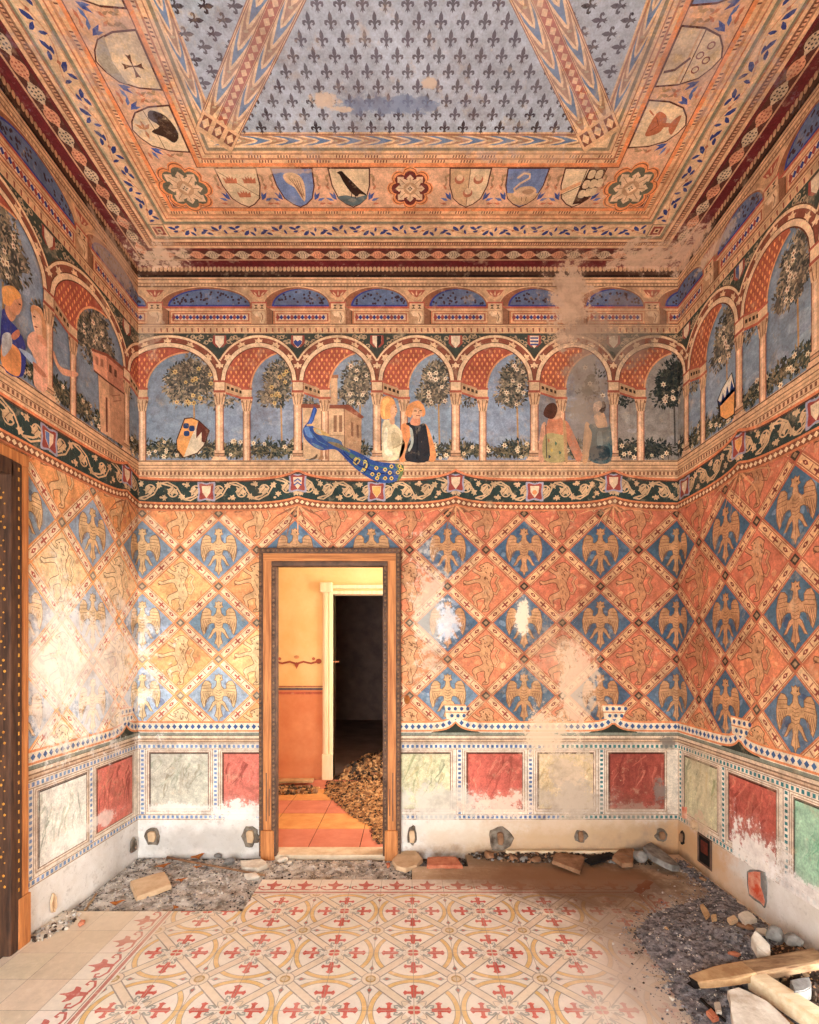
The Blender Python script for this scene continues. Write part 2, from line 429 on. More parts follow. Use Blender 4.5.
def arcade():
    A = Art()
    A.rect(UMIN - 5, 333, UMAX + 5, 462, SKY, 0)
    # lighter, uneven blue near the parapet
    for i in range(len(FRONTS) - 1):
        f0, f1 = FRONTS[i], FRONTS[i + 1]
        w = (f1 - f0) / 2; c = (f0 + f1) / 2
        old = 534 <= f0 <= 640                     # the two greyed bays
        sky = (166, 156, 146) if old and f0 > 540 else ((156, 152, 152) if old else var(SKY, 6))
        A.rect(f0, 340, f1, 462, sky, 1)
        for k in range(14):
            A.ell(R.uniform(f0 + 6, f1 - 6), R.uniform(365, 445), R.uniform(5, 12), R.uniform(2, 7), var(mixc(sky, (186, 188, 194), .25), 6), 2 + k % 3, 10)
        dark = f0 > 600 and f0 < 690
        pal = DARKP if dark else TREEP
        # tree
        tx = f1 - 20 if w < 45 else f1 - 44
        if f0 == 613: tx = 671
        if 116 == f0: tx = 191
        if not (f0 == 534):
            A.line([(tx + 3, 404), (tx + 4, 446)], 1.6, (196, 148, 84) if not dark else (96, 90, 84), 8)
        rx = 14 if w < 45 else 27
        if f0 == 13: A_rx = 22
        if f0 == 534:
            foliage(A, 592, 382, 13, 16, 40, DARKP, 9, (3, 5))
            foliage(A, 587, 394, 10, 5, 26, DARKP, 9, (3, 5))
        elif w >= 45:
            foliage(A, tx, 382, rx, 20, 340, pal, 9); foliage(A, tx - 10, 390, 17, 16, 160, pal, 9); foliage(A, tx + 4, 366, 12, 13, 130, pal, 9)
            foliage(A, f1 - 4, 402, 12, 6, 70, pal, 9)
        else:
            foliage(A, tx, 384, rx, 22, 330, pal, 9); foliage(A, tx - 7, 396, 13, 11, 90, pal, 9); foliage(A, tx + 8, 368, 8, 14, 80, pal, 9)
            foliage(A, f0 + 12, 401, 7, 5, 40, pal, 9)
        fc = (224, 186, 110) if f0 < 290 and f0 > 100 else (232, 208, 176)
        nfl = 13 if w >= 45 else 10
        for k in range(nfl if f0 != 534 else 3):
            x = tx + R.uniform(-.75, .75) * rx; y = 388 + R.uniform(-22, 17)
            A.flower(x, y, R.uniform(2.3, 3.3), var(fc, 8), (150, 92, 48), 19 + (k % 3) * 2)
        # garden bushes
        for k in range(int(w * 1.0)):
            x = R.uniform(f0, f1); hgt = R.uniform(.3, 1)
            foliage(A, x, 454 - 6 * hgt, 6, 9 * hgt, 18, DARKP if dark else BUSHP, 9, (3, 6))
        for k in range(4 if w < 45 else 5):     # pointed sprays
            x = R.uniform(f0 + 5, f1 - 5)
            for q in range(5):
                A.lens(x, 447, R.uniform(4, 8), 1.8, -PI / 2 + R.uniform(-1.1, 1.1), var((86, 92, 88), 10), 14 + q % 3)
        for k in range(int(w / 3.2)):
            A.flower(R.uniform(f0 + 3, f1 - 3), R.uniform(441, 459), R.uniform(2.1, 3.1), var((234, 210, 172), 10), (176, 116, 56), 21 + (k % 2) * 2)
    ob = Art()
    # masonry of the arcade
    B = Art(); O = 0
    for i in range(len(FRONTS) - 1):
        f0, f1 = FRONTS[i], FRONTS[i + 1]
        w = (f1 - f0) / 2; c = (f0 + f1) / 2
        def ext(rx, ry, cy, x0, x1, n=28):
            return [(x, cy - ry * math.sqrt(max(0, 1 - ((x - c) / rx) ** 2))) for x in (x0 + (x1 - x0) * k / n for k in range(n + 1))]
        outer = ext(w + 6, 48, 385, f0, f1)
        inner = ext(w - 5, 37, 385, f0 + 5, f1 - 5, 36)
        # spandrels
        B.poly([(f0, 334)] + [(x, y) for x, y in outer[:15]] + [(c, 334)], (84, 90, 80), 0)
        B.poly([(c, 334)] + outer[14:] + [(f1, 334)], (84, 90, 80), 0)
        # spandrel scrolls
        for sgn, xf in ((1, f0), (-1, f1)):
            for k in range(7):
                x = xf + sgn * (9 + k * w * .085); top = 337; yb = 385 - 48 * math.sqrt(max(0, 1 - ((x - c) / (w + 6)) ** 2)) - 1.5
                if yb - top > 2:
                    y = R.uniform(top, yb)
                    B.ring(x, y, 2, 1.7, 1.0, (190, 160, 124), 1, 8); B.lens(x, y, 3.6, 1.8, R.uniform(0, 6), (196, 168, 132), 1)
            for k in range(10):
                x = xf + sgn * R.uniform(6, w * .7); yb = 385 - 48 * math.sqrt(max(0, 1 - ((x - c) / (w + 6)) ** 2)) - 2
                if yb > 337: B.ell(x, R.uniform(336, yb), 1, .8, var((176, 150, 118), 12), 1, 6)
        # band
        def between(p, q, col, L):
            n = len(p) - 1; m = len(q) - 1
            for k in range(n):
                qa, qb = q[round(k * m / n)], q[round((k + 1) * m / n)]
                B.poly([p[k], p[k + 1], qb, qa], col, L)
        inner2 = ext(w - 5, 37, 385, f0 + 5, f1 - 5, 28)
        foot = lambda P: [(f0, 385)] + P + [(f1, 385)]
        B.poly([(f0, 385)] + outer + [(f1, 385), (f1 - 5, 385)] + inner2[::-1] + [(f0 + 5, 385)], (158, 82, 54), 2)
        B.line(outer, 2.4, CREAM, 4)
        B.line([(x, y - 1.6) for x, y in outer], .8, (120, 80, 54), 5)
        rim = ext(w - 2.6, 39.4, 385, f0 + 2.6, f1 - 2.6, 36)
        B.line(rim, 4.4, (240, 202, 160), 4); B.line(ext(w - .4, 41.8, 385, f0 + .4, f1 - .4, 36), .8, (130, 74, 48), 5)
        B.line(inner, .9, (126, 64, 40), 6)
        for k in range(7):         # cream fleurons on the band
            a = PI * (k + .5) / 7
            x = c - (w + 1) * math.cos(a); y = 385 - 43.6 * math.sin(a)
            if f0 + 2 < x < f1 - 2:
                rot = math.atan2(-(x - c), (385 - y) * .9) * -1
                B.shape([(-.7, 3), (-.9, 1.4), (-3.6, 2.2), (-3, .2), (-4, -1.2), (-1.6, -1), (0, -3.4), (1.6, -1), (4, -1.2), (3, .2), (3.6, 2.2), (.9, 1.4), (.7, 3)], x, y, 1.05, (238, 196, 150), 5, rot)
        B.shape([(-.7, 3), (-.9, 1.4), (-3.6, 2.2), (-3, .2), (-4, -1.2), (-1.6, -1), (0, -3.4), (1.6, -1), (4, -1.2), (3, .2), (3.6, 2.2), (.9, 1.4), (.7, 3)], f0, 366, 1.05, CREAM, 5, 0)
        # vault
        rx = 34 * (w / 39) ** .75; ry = 37
        ecx = f0 + 31 + rx
        rear = [(ecx - rx * math.cos(a), 390 - ry * math.sin(a)) for a in (PI / 2 * k / 20 for k in range(21))]
        rear = [p for p in rear if p[1] > 385 - 37 * math.sqrt(max(0, 1 - ((p[0] - c) / (w - 5)) ** 2)) + .3]
        xm = rear[-1][0]
        half = [p for p in inner if p[0] <= xm]
        vc = (186, 76, 38) if f0 < 520 else (184, 84, 40)
        B.poly(half + rear[::-1] + [(f0 + 27, 390), (f0 + 6, 384)], vc, 1)
        for k in range(14):
            B.ell(R.uniform(f0 + 8, f0 + 26), R.uniform(362, 385), R.uniform(2, 5), R.uniform(3, 7), var((174, 62, 30), 12), 2, 8) if False else None
        for r_ in range(9):        # little gilt flames
            for q in range(9):
                x = f0 + 9 + q * 5 + (r_ % 2) * 2.5; y = 352 + r_ * 4.2
                yi = 385 - 37 * math.sqrt(max(0, 1 - ((x - c) / (w - 5)) ** 2)) + 2.5
                yr = 1e9 if x < f0 + 31 else 390 - ry * math.sqrt(max(0, 1 - ((x - ecx) / rx) ** 2)) - 2.5
                if x < ecx and yi < y < min(yr, 384 + (x - f0) * .25):
                    B.lens(x, y - 1.9, 3.8, 1.9, PI / 2, var((236, 150, 56), 12), 3)
        B.line(rear, 1.6, (232, 156, 96), 4)
        # impost between the columns
        r0 = f0 + 24
        B.poly([(f0 + 5, 382), (r0, 389), (r0, 399), (f0 + 5, 393)], (206, 160, 116), 6)
        B.line([(f0 + 5, 382), (r0, 389)], 1.5, (196, 84, 40), 7); B.line([(f0 + 5, 393.2), (r0, 399.4)], 2, (192, 80, 38), 7)
        for k in range(4):
            x = f0 + 8.5 + k * 4.2; y = 386.3 + (x - f0 - 5) * .34
            B.poly([(x - 1.2, y - 1), (x + 1.4, y - .2), (x + 1.4, y + 2.8), (x - 1.2, y + 2)], (84, 60, 48), 7)
        rcx = f0 + 27
        B.rect(rcx - 5, 389, rcx + 5, 399, (228, 188, 144), 8); B.rect(rcx - 5.6, 388.6, rcx + 5.6, 390.4, (192, 84, 44), 9); B.rect(rcx - 6, 397.4, rcx + 6, 399.8, (198, 92, 46), 9)
        # rear column
        def column(x, y0, y1, hw, L, capw):
            B.poly([(x - capw, y0), (x + capw, y0), (x + hw + .4, y0 + 13), (x - hw - .4, y0 + 13)], (222, 176, 132), L)
            for k in (-.5, 0, .5):
                B.line([(x + k * capw * 1.3, y0 + 1), (x + k * hw * 1.2, y0 + 12)], .7, (152, 100, 68), L + 1)
            B.ell(x - capw * .75, y0 + 3, 1.3, 1.3, (166, 112, 76), L + 2, 8); B.ell(x + capw * .75, y0 + 3, 1.3, 1.3, (166, 112, 76), L + 2, 8)
            B.rect(x - hw, y0 + 12, x + hw, y1, (228, 176, 134), L)
            B.rect(x - hw * .5, y0 + 13, x + hw * .1, y1, (244, 204, 166), L + 1)
            B.rect(x - hw - .5, y0 + 12, x - hw + .3, y1, (150, 90, 60), L + 2); B.rect(x + hw - .5, y0 + 12, x + hw + .5, y1, (176, 96, 62), L + 2)
        column(rcx, 399.5, 461, 3.3, 8, 6)
        # front pillar on the left end of the bay
        B.rect(f0 - 5.6, 382, f0 + 5.6, 392.6, (236, 198, 156), 10); B.rect(f0 - 6.2, 381, f0 + 6.2, 382.8, (190, 80, 42), 11)
        B.rect(f0 - 5.9, 390.8, f0 + 5.9, 393.2, (182, 78, 44), 11); B.rect(f0 - 5.8, 382.5, f0 - 5, 392, (140, 70, 44), 11); B.rect(f0 + 5, 382.5, f0 + 5.8, 392, (150, 78, 50), 11)
        column(f0, 393, 452, 3.7, 10, 6.4)
        for k in range(3): B.rect(f0 - 5 - (k == 2) * 1.6, 451 + k * 3, f0 + 5 + (k == 2) * 1.6, 453.4 + k * 3, (226, 178, 136) if k != 1 else (198, 146, 108), 13)
        B.rect(f0 - 5, 453.6, f0 + 5, 454.3, (140, 86, 58), 14)
        B.rect(f0 - 8, 459, f0 + 8, 461.5, (232, 186, 144), 13); B.rect(f0 - 8, 461, f0 + 8, 461.7, (130, 80, 56), 14)
        # spandrel shield
        sh = [(-5, -7), (5, -7), (4.6, 1), (0, 6.5), (-4.6, 1)]
        B.shape([(-6.5, -7), (6.5, -7), (7, 1), (3, 5), (-3, 5), (-7, 1)], f0, 343, 1, (168, 64, 46), 6)
        cs = {298: (58, 84, 146), 534: (70, 92, 150), 377: (66, 60, 58)}.get(f0, (226, 196, 160))
        B.shape(sh, f0, 343, .92, (232, 208, 176), 7); 
        if f0 == 298: B.shape([(-5, -1), (-2.5, -3), (0, -1), (2.5, -3), (5, -1), (4, 2), (0, 6), (-4, 2)], f0, 343, .85, cs, 8)
        elif f0 == 534:
            for k in range(3): B.rect(f0 - 4, 338 + k * 3.2, f0 + 4, 339.6 + k * 3.2, cs, 8)
        elif f0 == 377: B.poly([(f0, 336.6), (f0 + 4.4, 336.6), (f0 + 4.2, 344), (f0, 349)], cs, 8)
        elif f0 == 771.5: B.poly([(f0 - 4, 336.6), (f0, 336.6), (f0, 349), (f0 - 4, 344)], (90, 110, 150), 8)
    # parapet
    B.rect(UMIN, 460.5, UMAX, 482, (228, 182, 136), 3)
    for y, h, c in ((461, 1, (120, 78, 56)), (465.2, .9, (158, 108, 76)), (468, 1.2, (196, 146, 106)), (471, .8, (146, 92, 62)), (476, .8, (170, 118, 82))):
        B.rect(UMIN, y, UMAX, y + h, c, 4)
    u = UMIN
    while u < UMAX:
        B.rect(u, 472.2, u + 2, 475.4, (150, 94, 64), 5); B.ell(u + 2, 478.6, 1.7, 1.5, (240, 200, 156), 5, 8); u += 4
    art = {}
    par = emit(A, 'painted_arcade')
    for pts, c, L in B.p: pass
    m = emit(B, 'arcade_masonry', par, base=33)
    return par
ARC = arcade()

# pictures inside the arcade, each traced in its own zoom frame: (ox, oy, k)
def unl(px, py):               # picture point on the left wall -> unfolded
    Y = (-XL) * F / (CX - px); z = H - (py - HY) * Y / F
    return (UL - (YB - Y) * S, 854 - z * S)
def unr(px, py):
    Y = XR * F / (px - CX); z = H - (py - HY) * Y / F
    return (UR + (YB - Y) * S, 854 - z * S)
def tr(pts, ox, oy, k, wall='back'):
    q = [(ox + x / k, oy + y / k) for x, y in pts]
    return q if wall == 'back' else [(unl if wall == 'left' else unr)(*p) for p in q]

def smooth(pts, n=2):
    q = []; m = len(pts); st = 2 + n
    for i in range(m):
        p0, p1, p2, p3 = pts[i - 1], pts[i], pts[(i + 1) % m], pts[(i + 2) % m]
        for k in range(st):
            t = k / st
            q.append(tuple(.5 * (2 * p1[c] + (p2[c] - p0[c]) * t + (2 * p0[c] - 5 * p1[c] + 4 * p2[c] - p3[c]) * t * t + (3 * p1[c] - p0[c] - 3 * p2[c] + p3[c]) * t ** 3) for c in (0, 1)))
    return q
def picture(name, items, ox, oy, k, wall, label, base=36):
    A = Art()
    for L, (pts, col, *rest) in enumerate(items):
        q = tr(pts, ox, oy, k, wall)
        if rest and rest[0] == 'line': A.line(q, rest[1], col, L)
        elif rest and rest[0] == 'hard': A.poly(q, col, L)
        else: A.poly(smooth(q), col, L)
    o = emit(A, name, ARC, base=base)
    for v in o.values(): v['label'] = label
    return o
SKIN = (232, 168, 124)
# behind the masonry: base under 33 ; in front: over 48
picture('painted_building', [
    ([(80, 170), (340, 180), (345, 510), (85, 500)], (222, 180, 136), 'hard'), ([(340, 180), (452, 240), (445, 500), (345, 510)], (196, 148, 106), 'hard'),
    ([(72, 152), (250, 160), (370, 158), (468, 236), (450, 248), (345, 184), (72, 178)], (156, 78, 48), 'hard'),
    ([(255, -20), (300, -20), (300, 158), (255, 158)], (214, 170, 128), 'hard'), ([(250, -30), (305, -30), (305, -8), (250, -8)], (170, 112, 76), 'hard'),
    ([(275, 225), (295, 225), (295, 330), (275, 330)], (164, 116, 84), 'hard'), ([(310, 225), (330, 225), (330, 330), (310, 330)], (164, 116, 84), 'hard'),
    ([(385, 265), (400, 272), (400, 360), (385, 352)], (150, 102, 72), 'hard'), ([(420, 282), (434, 290), (434, 370), (420, 362)], (150, 102, 72), 'hard'),
    ([(90, 350), (340, 355)], (180, 136, 100), 'line', .8), ([(342, 182), (346, 505)], (150, 104, 76), 'line', .8),
], 290, 380, 6.3, 'back', 'tan painted building with red roof behind the peacock', 30)
eyes = []
for (x, y) in ((545, 560), (560, 600), (600, 570), (640, 550), (690, 548), (630, 590), (680, 588), (640, 625), (600, 625), (550, 625), (520, 600), (700, 570)):
    r = 13
    eyes.append(([(x - r, y), (x, y - r), (x + r, y), (x, y + r)], (226, 190, 60)))
    eyes.append(([(x - 6, y), (x, y - 6), (x + 6, y), (x, y + 6)], (30, 62, 110)))
picture('painted_peacock', [
    ([(195, 430), (210, 430), (207, 470), (215, 500), (180, 505), (192, 480)], (190, 136, 92)), ([(225, 430), (236, 430), (232, 470), (238, 498), (222, 498)], (180, 124, 82)),
    ([(175, 470), (165, 500), (120, 505), (150, 490)], (120, 96, 76)),
    ([(143, 190), (158, 178), (172, 192), (166, 215), (158, 235), (150, 262), (140, 290), (190, 320), (250, 362), (310, 385), (345, 425), (430, 460), (530, 512), (640, 528), (712, 540), (706, 600), (690, 632), (620, 652), (540, 642), (440, 582), (370, 520), (305, 452), (262, 440), (205, 446), (150, 424), (98, 374), (84, 325), (96, 292), (116, 268), (134, 226)], (28, 92, 158)),
    ([(150, 195), (160, 190), (150, 240), (132, 280), (112, 290), (134, 240)], (46, 112, 190)), ([(92, 310), (120, 300), (130, 330), (150, 370), (110, 360)], (96, 146, 196)),
    ([(110, 284), (150, 282), (150, 292), (112, 296)], (226, 184, 120)),
    ([(150, 305), (200, 320), (250, 350), (240, 362), (190, 352), (160, 335)], (222, 176, 96)), ([(165, 315), (190, 322), (200, 345), (170, 335)], (200, 190, 160)),
    ([(200, 352), (300, 378), (330, 402), (300, 410), (230, 390)], (92, 128, 160)), ([(240, 395), (310, 405), (380, 450), (360, 455), (290, 425)], (150, 130, 96)),
    ([(140, 400), (200, 425), (215, 440), (170, 432)], (110, 140, 160)), ([(385, 470), (410, 480), (395, 500), (372, 490)], (110, 130, 110)),
    ([(415, 490), (445, 502), (425, 540), (398, 525)], (218, 184, 62)), ([(425, 505), (438, 510), (425, 528), (412, 522)], (40, 70, 110)),
    ([(465, 510), (490, 520), (480, 575), (445, 580), (462, 550)], (220, 186, 66)), ([(470, 530), (482, 535), (470, 560), (460, 555)], (40, 80, 120)),
    ([(300, 440), (380, 510), (450, 575), (430, 560), (340, 480)], (20, 50, 120)), ([(150, 170), (158, 182)], (60, 90, 150), 'line', .6), ([(320, 430), (420, 490), (520, 545), (680, 570)], (86, 140, 120), 'line', .9), ([(340, 460), (430, 540), (540, 590), (690, 600)], (20, 52, 110), 'line', .9), ([(400, 540), (500, 600), (640, 635)], (70, 130, 140), 'line', .8), ([(480, 500), (500, 540), (470, 590)], (22, 48, 96), 'line', 1), ([(130, 330), (180, 390), (240, 420)], (90, 140, 170), 'line', .8),
    ([(660, 535), (714, 545), (712, 590), (694, 630), (672, 640), (690, 590)], (120, 136, 84)),
] + eyes, 290, 380, 6.3, 'back', 'blue peacock with long eyed tail painted on the parapet', 60)
picture('painted_woman', [
    ([(165, 690), (200, 660), (250, 690), (300, 740), (312, 800), (328, 830), (322, 880), (285, 945), (178, 955), (160, 850)], (228, 206, 164)),
    ([(185, 720), (205, 740), (200, 860), (240, 900), (225, 930), (180, 900), (172, 800)], (244, 228, 196)), ([(230, 760), (290, 770), (290, 850), (240, 860)], (206, 182, 140)),
    ([(215, 640), (248, 635), (252, 690), (222, 690)], (226, 166, 122)), ([(222, 535), (255, 540), (273, 590), (268, 612), (250, 645), (220, 642), (212, 590)], SKIN),
    ([(155, 525), (185, 488), (232, 500), (258, 540), (232, 560), (222, 600), (222, 650), (165, 655), (148, 600)], (240, 160, 60)), ([(170, 520), (200, 500), (220, 520), (190, 560), (180, 640), (165, 600)], (252, 186, 88)),
    ([(255, 568), (266, 572)], (110, 60, 44), 'line', .8), ([(258, 612), (266, 610)], (170, 80, 60), 'line', .8), ([(240, 870), (322, 830)], (190, 160, 116), 'line', 1),
], 360, 330, 7.31, 'back', 'blonde woman in pale dress painted under the arch', 55)
picture('painted_man', [
    ([(300, 705), (345, 690), (375, 760), (345, 850), (335, 955), (285, 955), (312, 800)], (232, 140, 54)), ([(472, 695), (505, 735), (552, 890), (548, 957), (505, 957), (488, 830)], (236, 146, 52)),
    ([(335, 690), (385, 680), (420, 705), (470, 688), (492, 760), (502, 957), (338, 957), (345, 860), (382, 800), (372, 720)], (62, 64, 70)),
    ([(362, 720), (385, 740), (390, 830), (365, 890), (352, 880), (372, 820)], (186, 190, 176)), ([(400, 700), (440, 700), (440, 740), (415, 750)], (96, 92, 92)),
    ([(385, 640), (432, 640), (440, 690), (410, 705), (368, 690)], (222, 140, 96)), ([(380, 575), (460, 570), (458, 620), (432, 652), (390, 648)], (236, 176, 130)),
    ([(332, 605), (358, 550), (420, 522), (462, 555), (478, 615), (455, 642), (452, 595), (400, 572), (385, 600), (372, 645), (340, 632)], (238, 150, 56)),
    ([(395, 598), (415, 598)], (90, 50, 40), 'line', .9), ([(435, 595), (452, 595)], (90, 50, 40), 'line', .9), ([(410, 632), (440, 632)], (180, 80, 60), 'line', .9), ([(426, 600), (432, 620)], (190, 120, 84), 'line', .7),
    ([(420, 720), (416, 950)], (44, 46, 52), 'line', 1),
], 360, 330, 7.31, 'back', 'blond man in dark tunic with orange sleeves painted under the arch', 55)
picture('painted_woman', [
    ([(150, 720), (187, 695), (178, 945), (132, 945)], (222, 160, 124)), ([(320, 685), (352, 690), (447, 900), (442, 955), (405, 955), (332, 790)], (206, 124, 82)),
    ([(215, 645), (290, 640), (312, 690), (302, 775), (186, 775), (192, 700)], (214, 130, 84)), ([(178, 772), (302, 772), (322, 800), (334, 955), (176, 955)], (188, 168, 112)),
    ([(310, 690), (330, 690), (345, 950), (325, 950)], (196, 150, 100)), ([(235, 585), (290, 575), (296, 640), (258, 660), (232, 640)], (214, 166, 128)),
    ([(168, 625), (190, 560), (240, 538), (270, 575), (252, 640), (215, 655)], (104, 62, 46)), ([(185, 700), (192, 940)], (70, 70, 80), 'line', .8),
    ([(200, 800), (215, 812), (205, 830)], (196, 110, 60)), ([(250, 820), (268, 832), (255, 850)], (110, 130, 100)), ([(220, 870), (238, 880), (226, 900)], (206, 170, 70)), ([(280, 890), (298, 900), (285, 915)], (110, 130, 110)), ([(205, 920), (222, 930), (208, 945)], (80, 90, 100)),
], 520, 330, 7.31, 'back', 'brown haired woman in flowered dress painted in worn bay', 55)
picture('painted_woman', [
    ([(470, 700), (500, 688), (522, 760), (492, 957), (452, 957)], (214, 160, 106)), ([(498, 705), (545, 690), (560, 715), (640, 715), (655, 690), (662, 957), (508, 957), (522, 770)], (76, 112, 116)),
    ([(560, 760), (590, 750), (600, 850), (565, 860)], (128, 152, 150)), ([(515, 860), (640, 860), (640, 950), (515, 950)], (52, 78, 86)), ([(535, 640), (560, 612), (606, 608), (634, 700), (610, 716), (560, 716)], (236, 180, 132)),
    ([(575, 595), (600, 525), (624, 555), (606, 610)], (70, 44, 40)), ([(530, 550), (580, 525), (595, 560), (570, 600), (540, 620)], (220, 180, 150)),
], 520, 330, 7.31, 'back', 'woman in teal bodice seen from behind painted in worn bay', 55)
picture('painted_shield', [
    ([(342, 650), (400, 643), (450, 665), (530, 740), (490, 850), (440, 910), (330, 942), (288, 880), (284, 810)], (96, 56, 40), 'hard'),
    ([(350, 657), (400, 651), (446, 672), (395, 800), (340, 934), (294, 876), (291, 812)], (240, 160, 50), 'hard'), ([(446, 672), (522, 742), (484, 848), (436, 902), (340, 934), (385, 810)], (226, 204, 172), 'hard'),
    ([(446, 672), (522, 742), (490, 830), (470, 820), (470, 750), (430, 800), (432, 730)], (120, 50, 38), 'hard'),
    ([(340, 690), (374, 690), (374, 722), (340, 722)], (42, 80, 124)), ([(382, 708), (416, 708), (416, 742), (382, 742)], (42, 80, 124)), ([(344, 746), (378, 746), (378, 778), (344, 778)], (42, 80, 124)),
], 138, 330, 7.31, 'back', 'orange and white painted shield with three blue dots', 58)
picture('painted_shield', [
    ([(380, 165), (398, 245), (394, 382), (350, 414), (318, 396), (303, 312), (328, 250)], (70, 60, 60), 'hard'),
    ([(318, 312), (394, 245), (390, 380), (350, 408), (322, 392)], (238, 160, 56), 'hard'), ([(378, 174), (393, 245), (318, 318), (308, 312), (330, 254)], (232, 218, 196), 'hard'),
    ([(312, 305), (322, 340), (334, 270), (345, 312), (356, 235), (368, 282), (378, 205), (395, 262), (394, 240), (312, 330)], (44, 86, 140), 'hard'),
], 660, 340, 5.15, 'right', 'orange shield with blue zigzag painted on right wall', 58)
picture('painted_tower', [
    ([(530, 180), (575, 210), (690, 290), (692, 600), (640, 560), (545, 500)], (206, 148, 108), 'hard'), ([(530, 180), (590, 215), (600, 535), (545, 500)], (226, 172, 130), 'hard'),
    ([(498, 45), (576, 80), (584, 228), (505, 164)], (232, 160, 122), 'hard'), ([(576, 80), (692, 182), (672, 292), (584, 226)], (206, 128, 94), 'hard'),
    ([(492, 44), (580, 74), (700, 175), (696, 190), (576, 90), (494, 58)], (158, 84, 58), 'hard'),
    ([(590, 130), (604, 142), (604, 184), (590, 172)], (120, 70, 52), 'hard'), ([(618, 158), (632, 168), (632, 208), (618, 196)], (120, 70, 52), 'hard'), ([(515, 90), (530, 96), (530, 140), (515, 130)], (190, 120, 90), 'hard'), ([(542, 100), (558, 108), (558, 150), (542, 142)], (190, 120, 90), 'hard'),
    ([(570, 310), (580, 316), (582, 505), (572, 500)], (150, 84, 60), 'hard'), ([(505, 166), (584, 230), (672, 294)], (120, 70, 50), 'line', 1.6),
    ([(605, 305), (650, 300), (655, 330), (612, 335)], (180, 116, 84), 'line', 1),
], 0, 340, 5.46, 'left', 'pink crenellated tower painted on left wall', 30)
picture('painted_woman', [
    ([(0, 460), (45, 520), (80, 560), (120, 650), (105, 800), (0, 745)], (40, 66, 150)), ([(0, 620), (60, 640), (95, 690), (85, 800), (0, 745)], (240, 150, 44)), ([(0, 590), (40, 580), (50, 640), (20, 690), (0, 690)], (206, 206, 204)),
    ([(85, 655), (150, 690), (175, 730), (160, 740), (110, 690)], (176, 196, 216)), ([(160, 725), (215, 780), (228, 805), (205, 800), (165, 760)], (206, 128, 92)), ([(45, 590), (80, 560), (90, 590), (60, 615)], (206, 120, 84)),
    ([(20, 430), (55, 430), (70, 490), (45, 520), (15, 470)], (220, 150, 106)), ([(55, 395), (92, 390), (102, 440), (80, 485), (50, 470)], (222, 150, 104)), ([(0, 345), (50, 338), (92, 380), (88, 400), (60, 410), (40, 440), (10, 430), (0, 400)], (240, 160, 44)),
    ([(82, 430), (94, 434)], (110, 60, 44), 'line', 1),
], 0, 220, 5.12, 'left', 'blonde woman in blue and orange robe painted on left wall', 55)
picture('painted_woman', [
    ([(135, 590), (175, 570), (225, 610), (232, 700), (230, 870), (165, 845), (160, 700), (130, 640)], (238, 176, 144)), ([(265, 670), (300, 750), (385, 780), (380, 802), (310, 790), (268, 720)], (226, 160, 124)), ([(180, 590), (222, 605), (228, 650), (190, 620)], (236, 160, 120)),
    ([(148, 455), (180, 440), (210, 480), (208, 580), (190, 590), (165, 565)], (240, 186, 146)), ([(145, 450), (165, 435), (205, 470), (222, 540), (222, 610), (205, 590), (200, 500), (165, 460), (155, 480)], (222, 156, 100)),
    ([(158, 492), (170, 498)], (110, 60, 44), 'line', 1), ([(165, 545), (180, 550)], (180, 84, 64), 'line', 1),
], 0, 220, 5.12, 'left', 'woman in pale pink dress reaching out painted on left wall', 55)

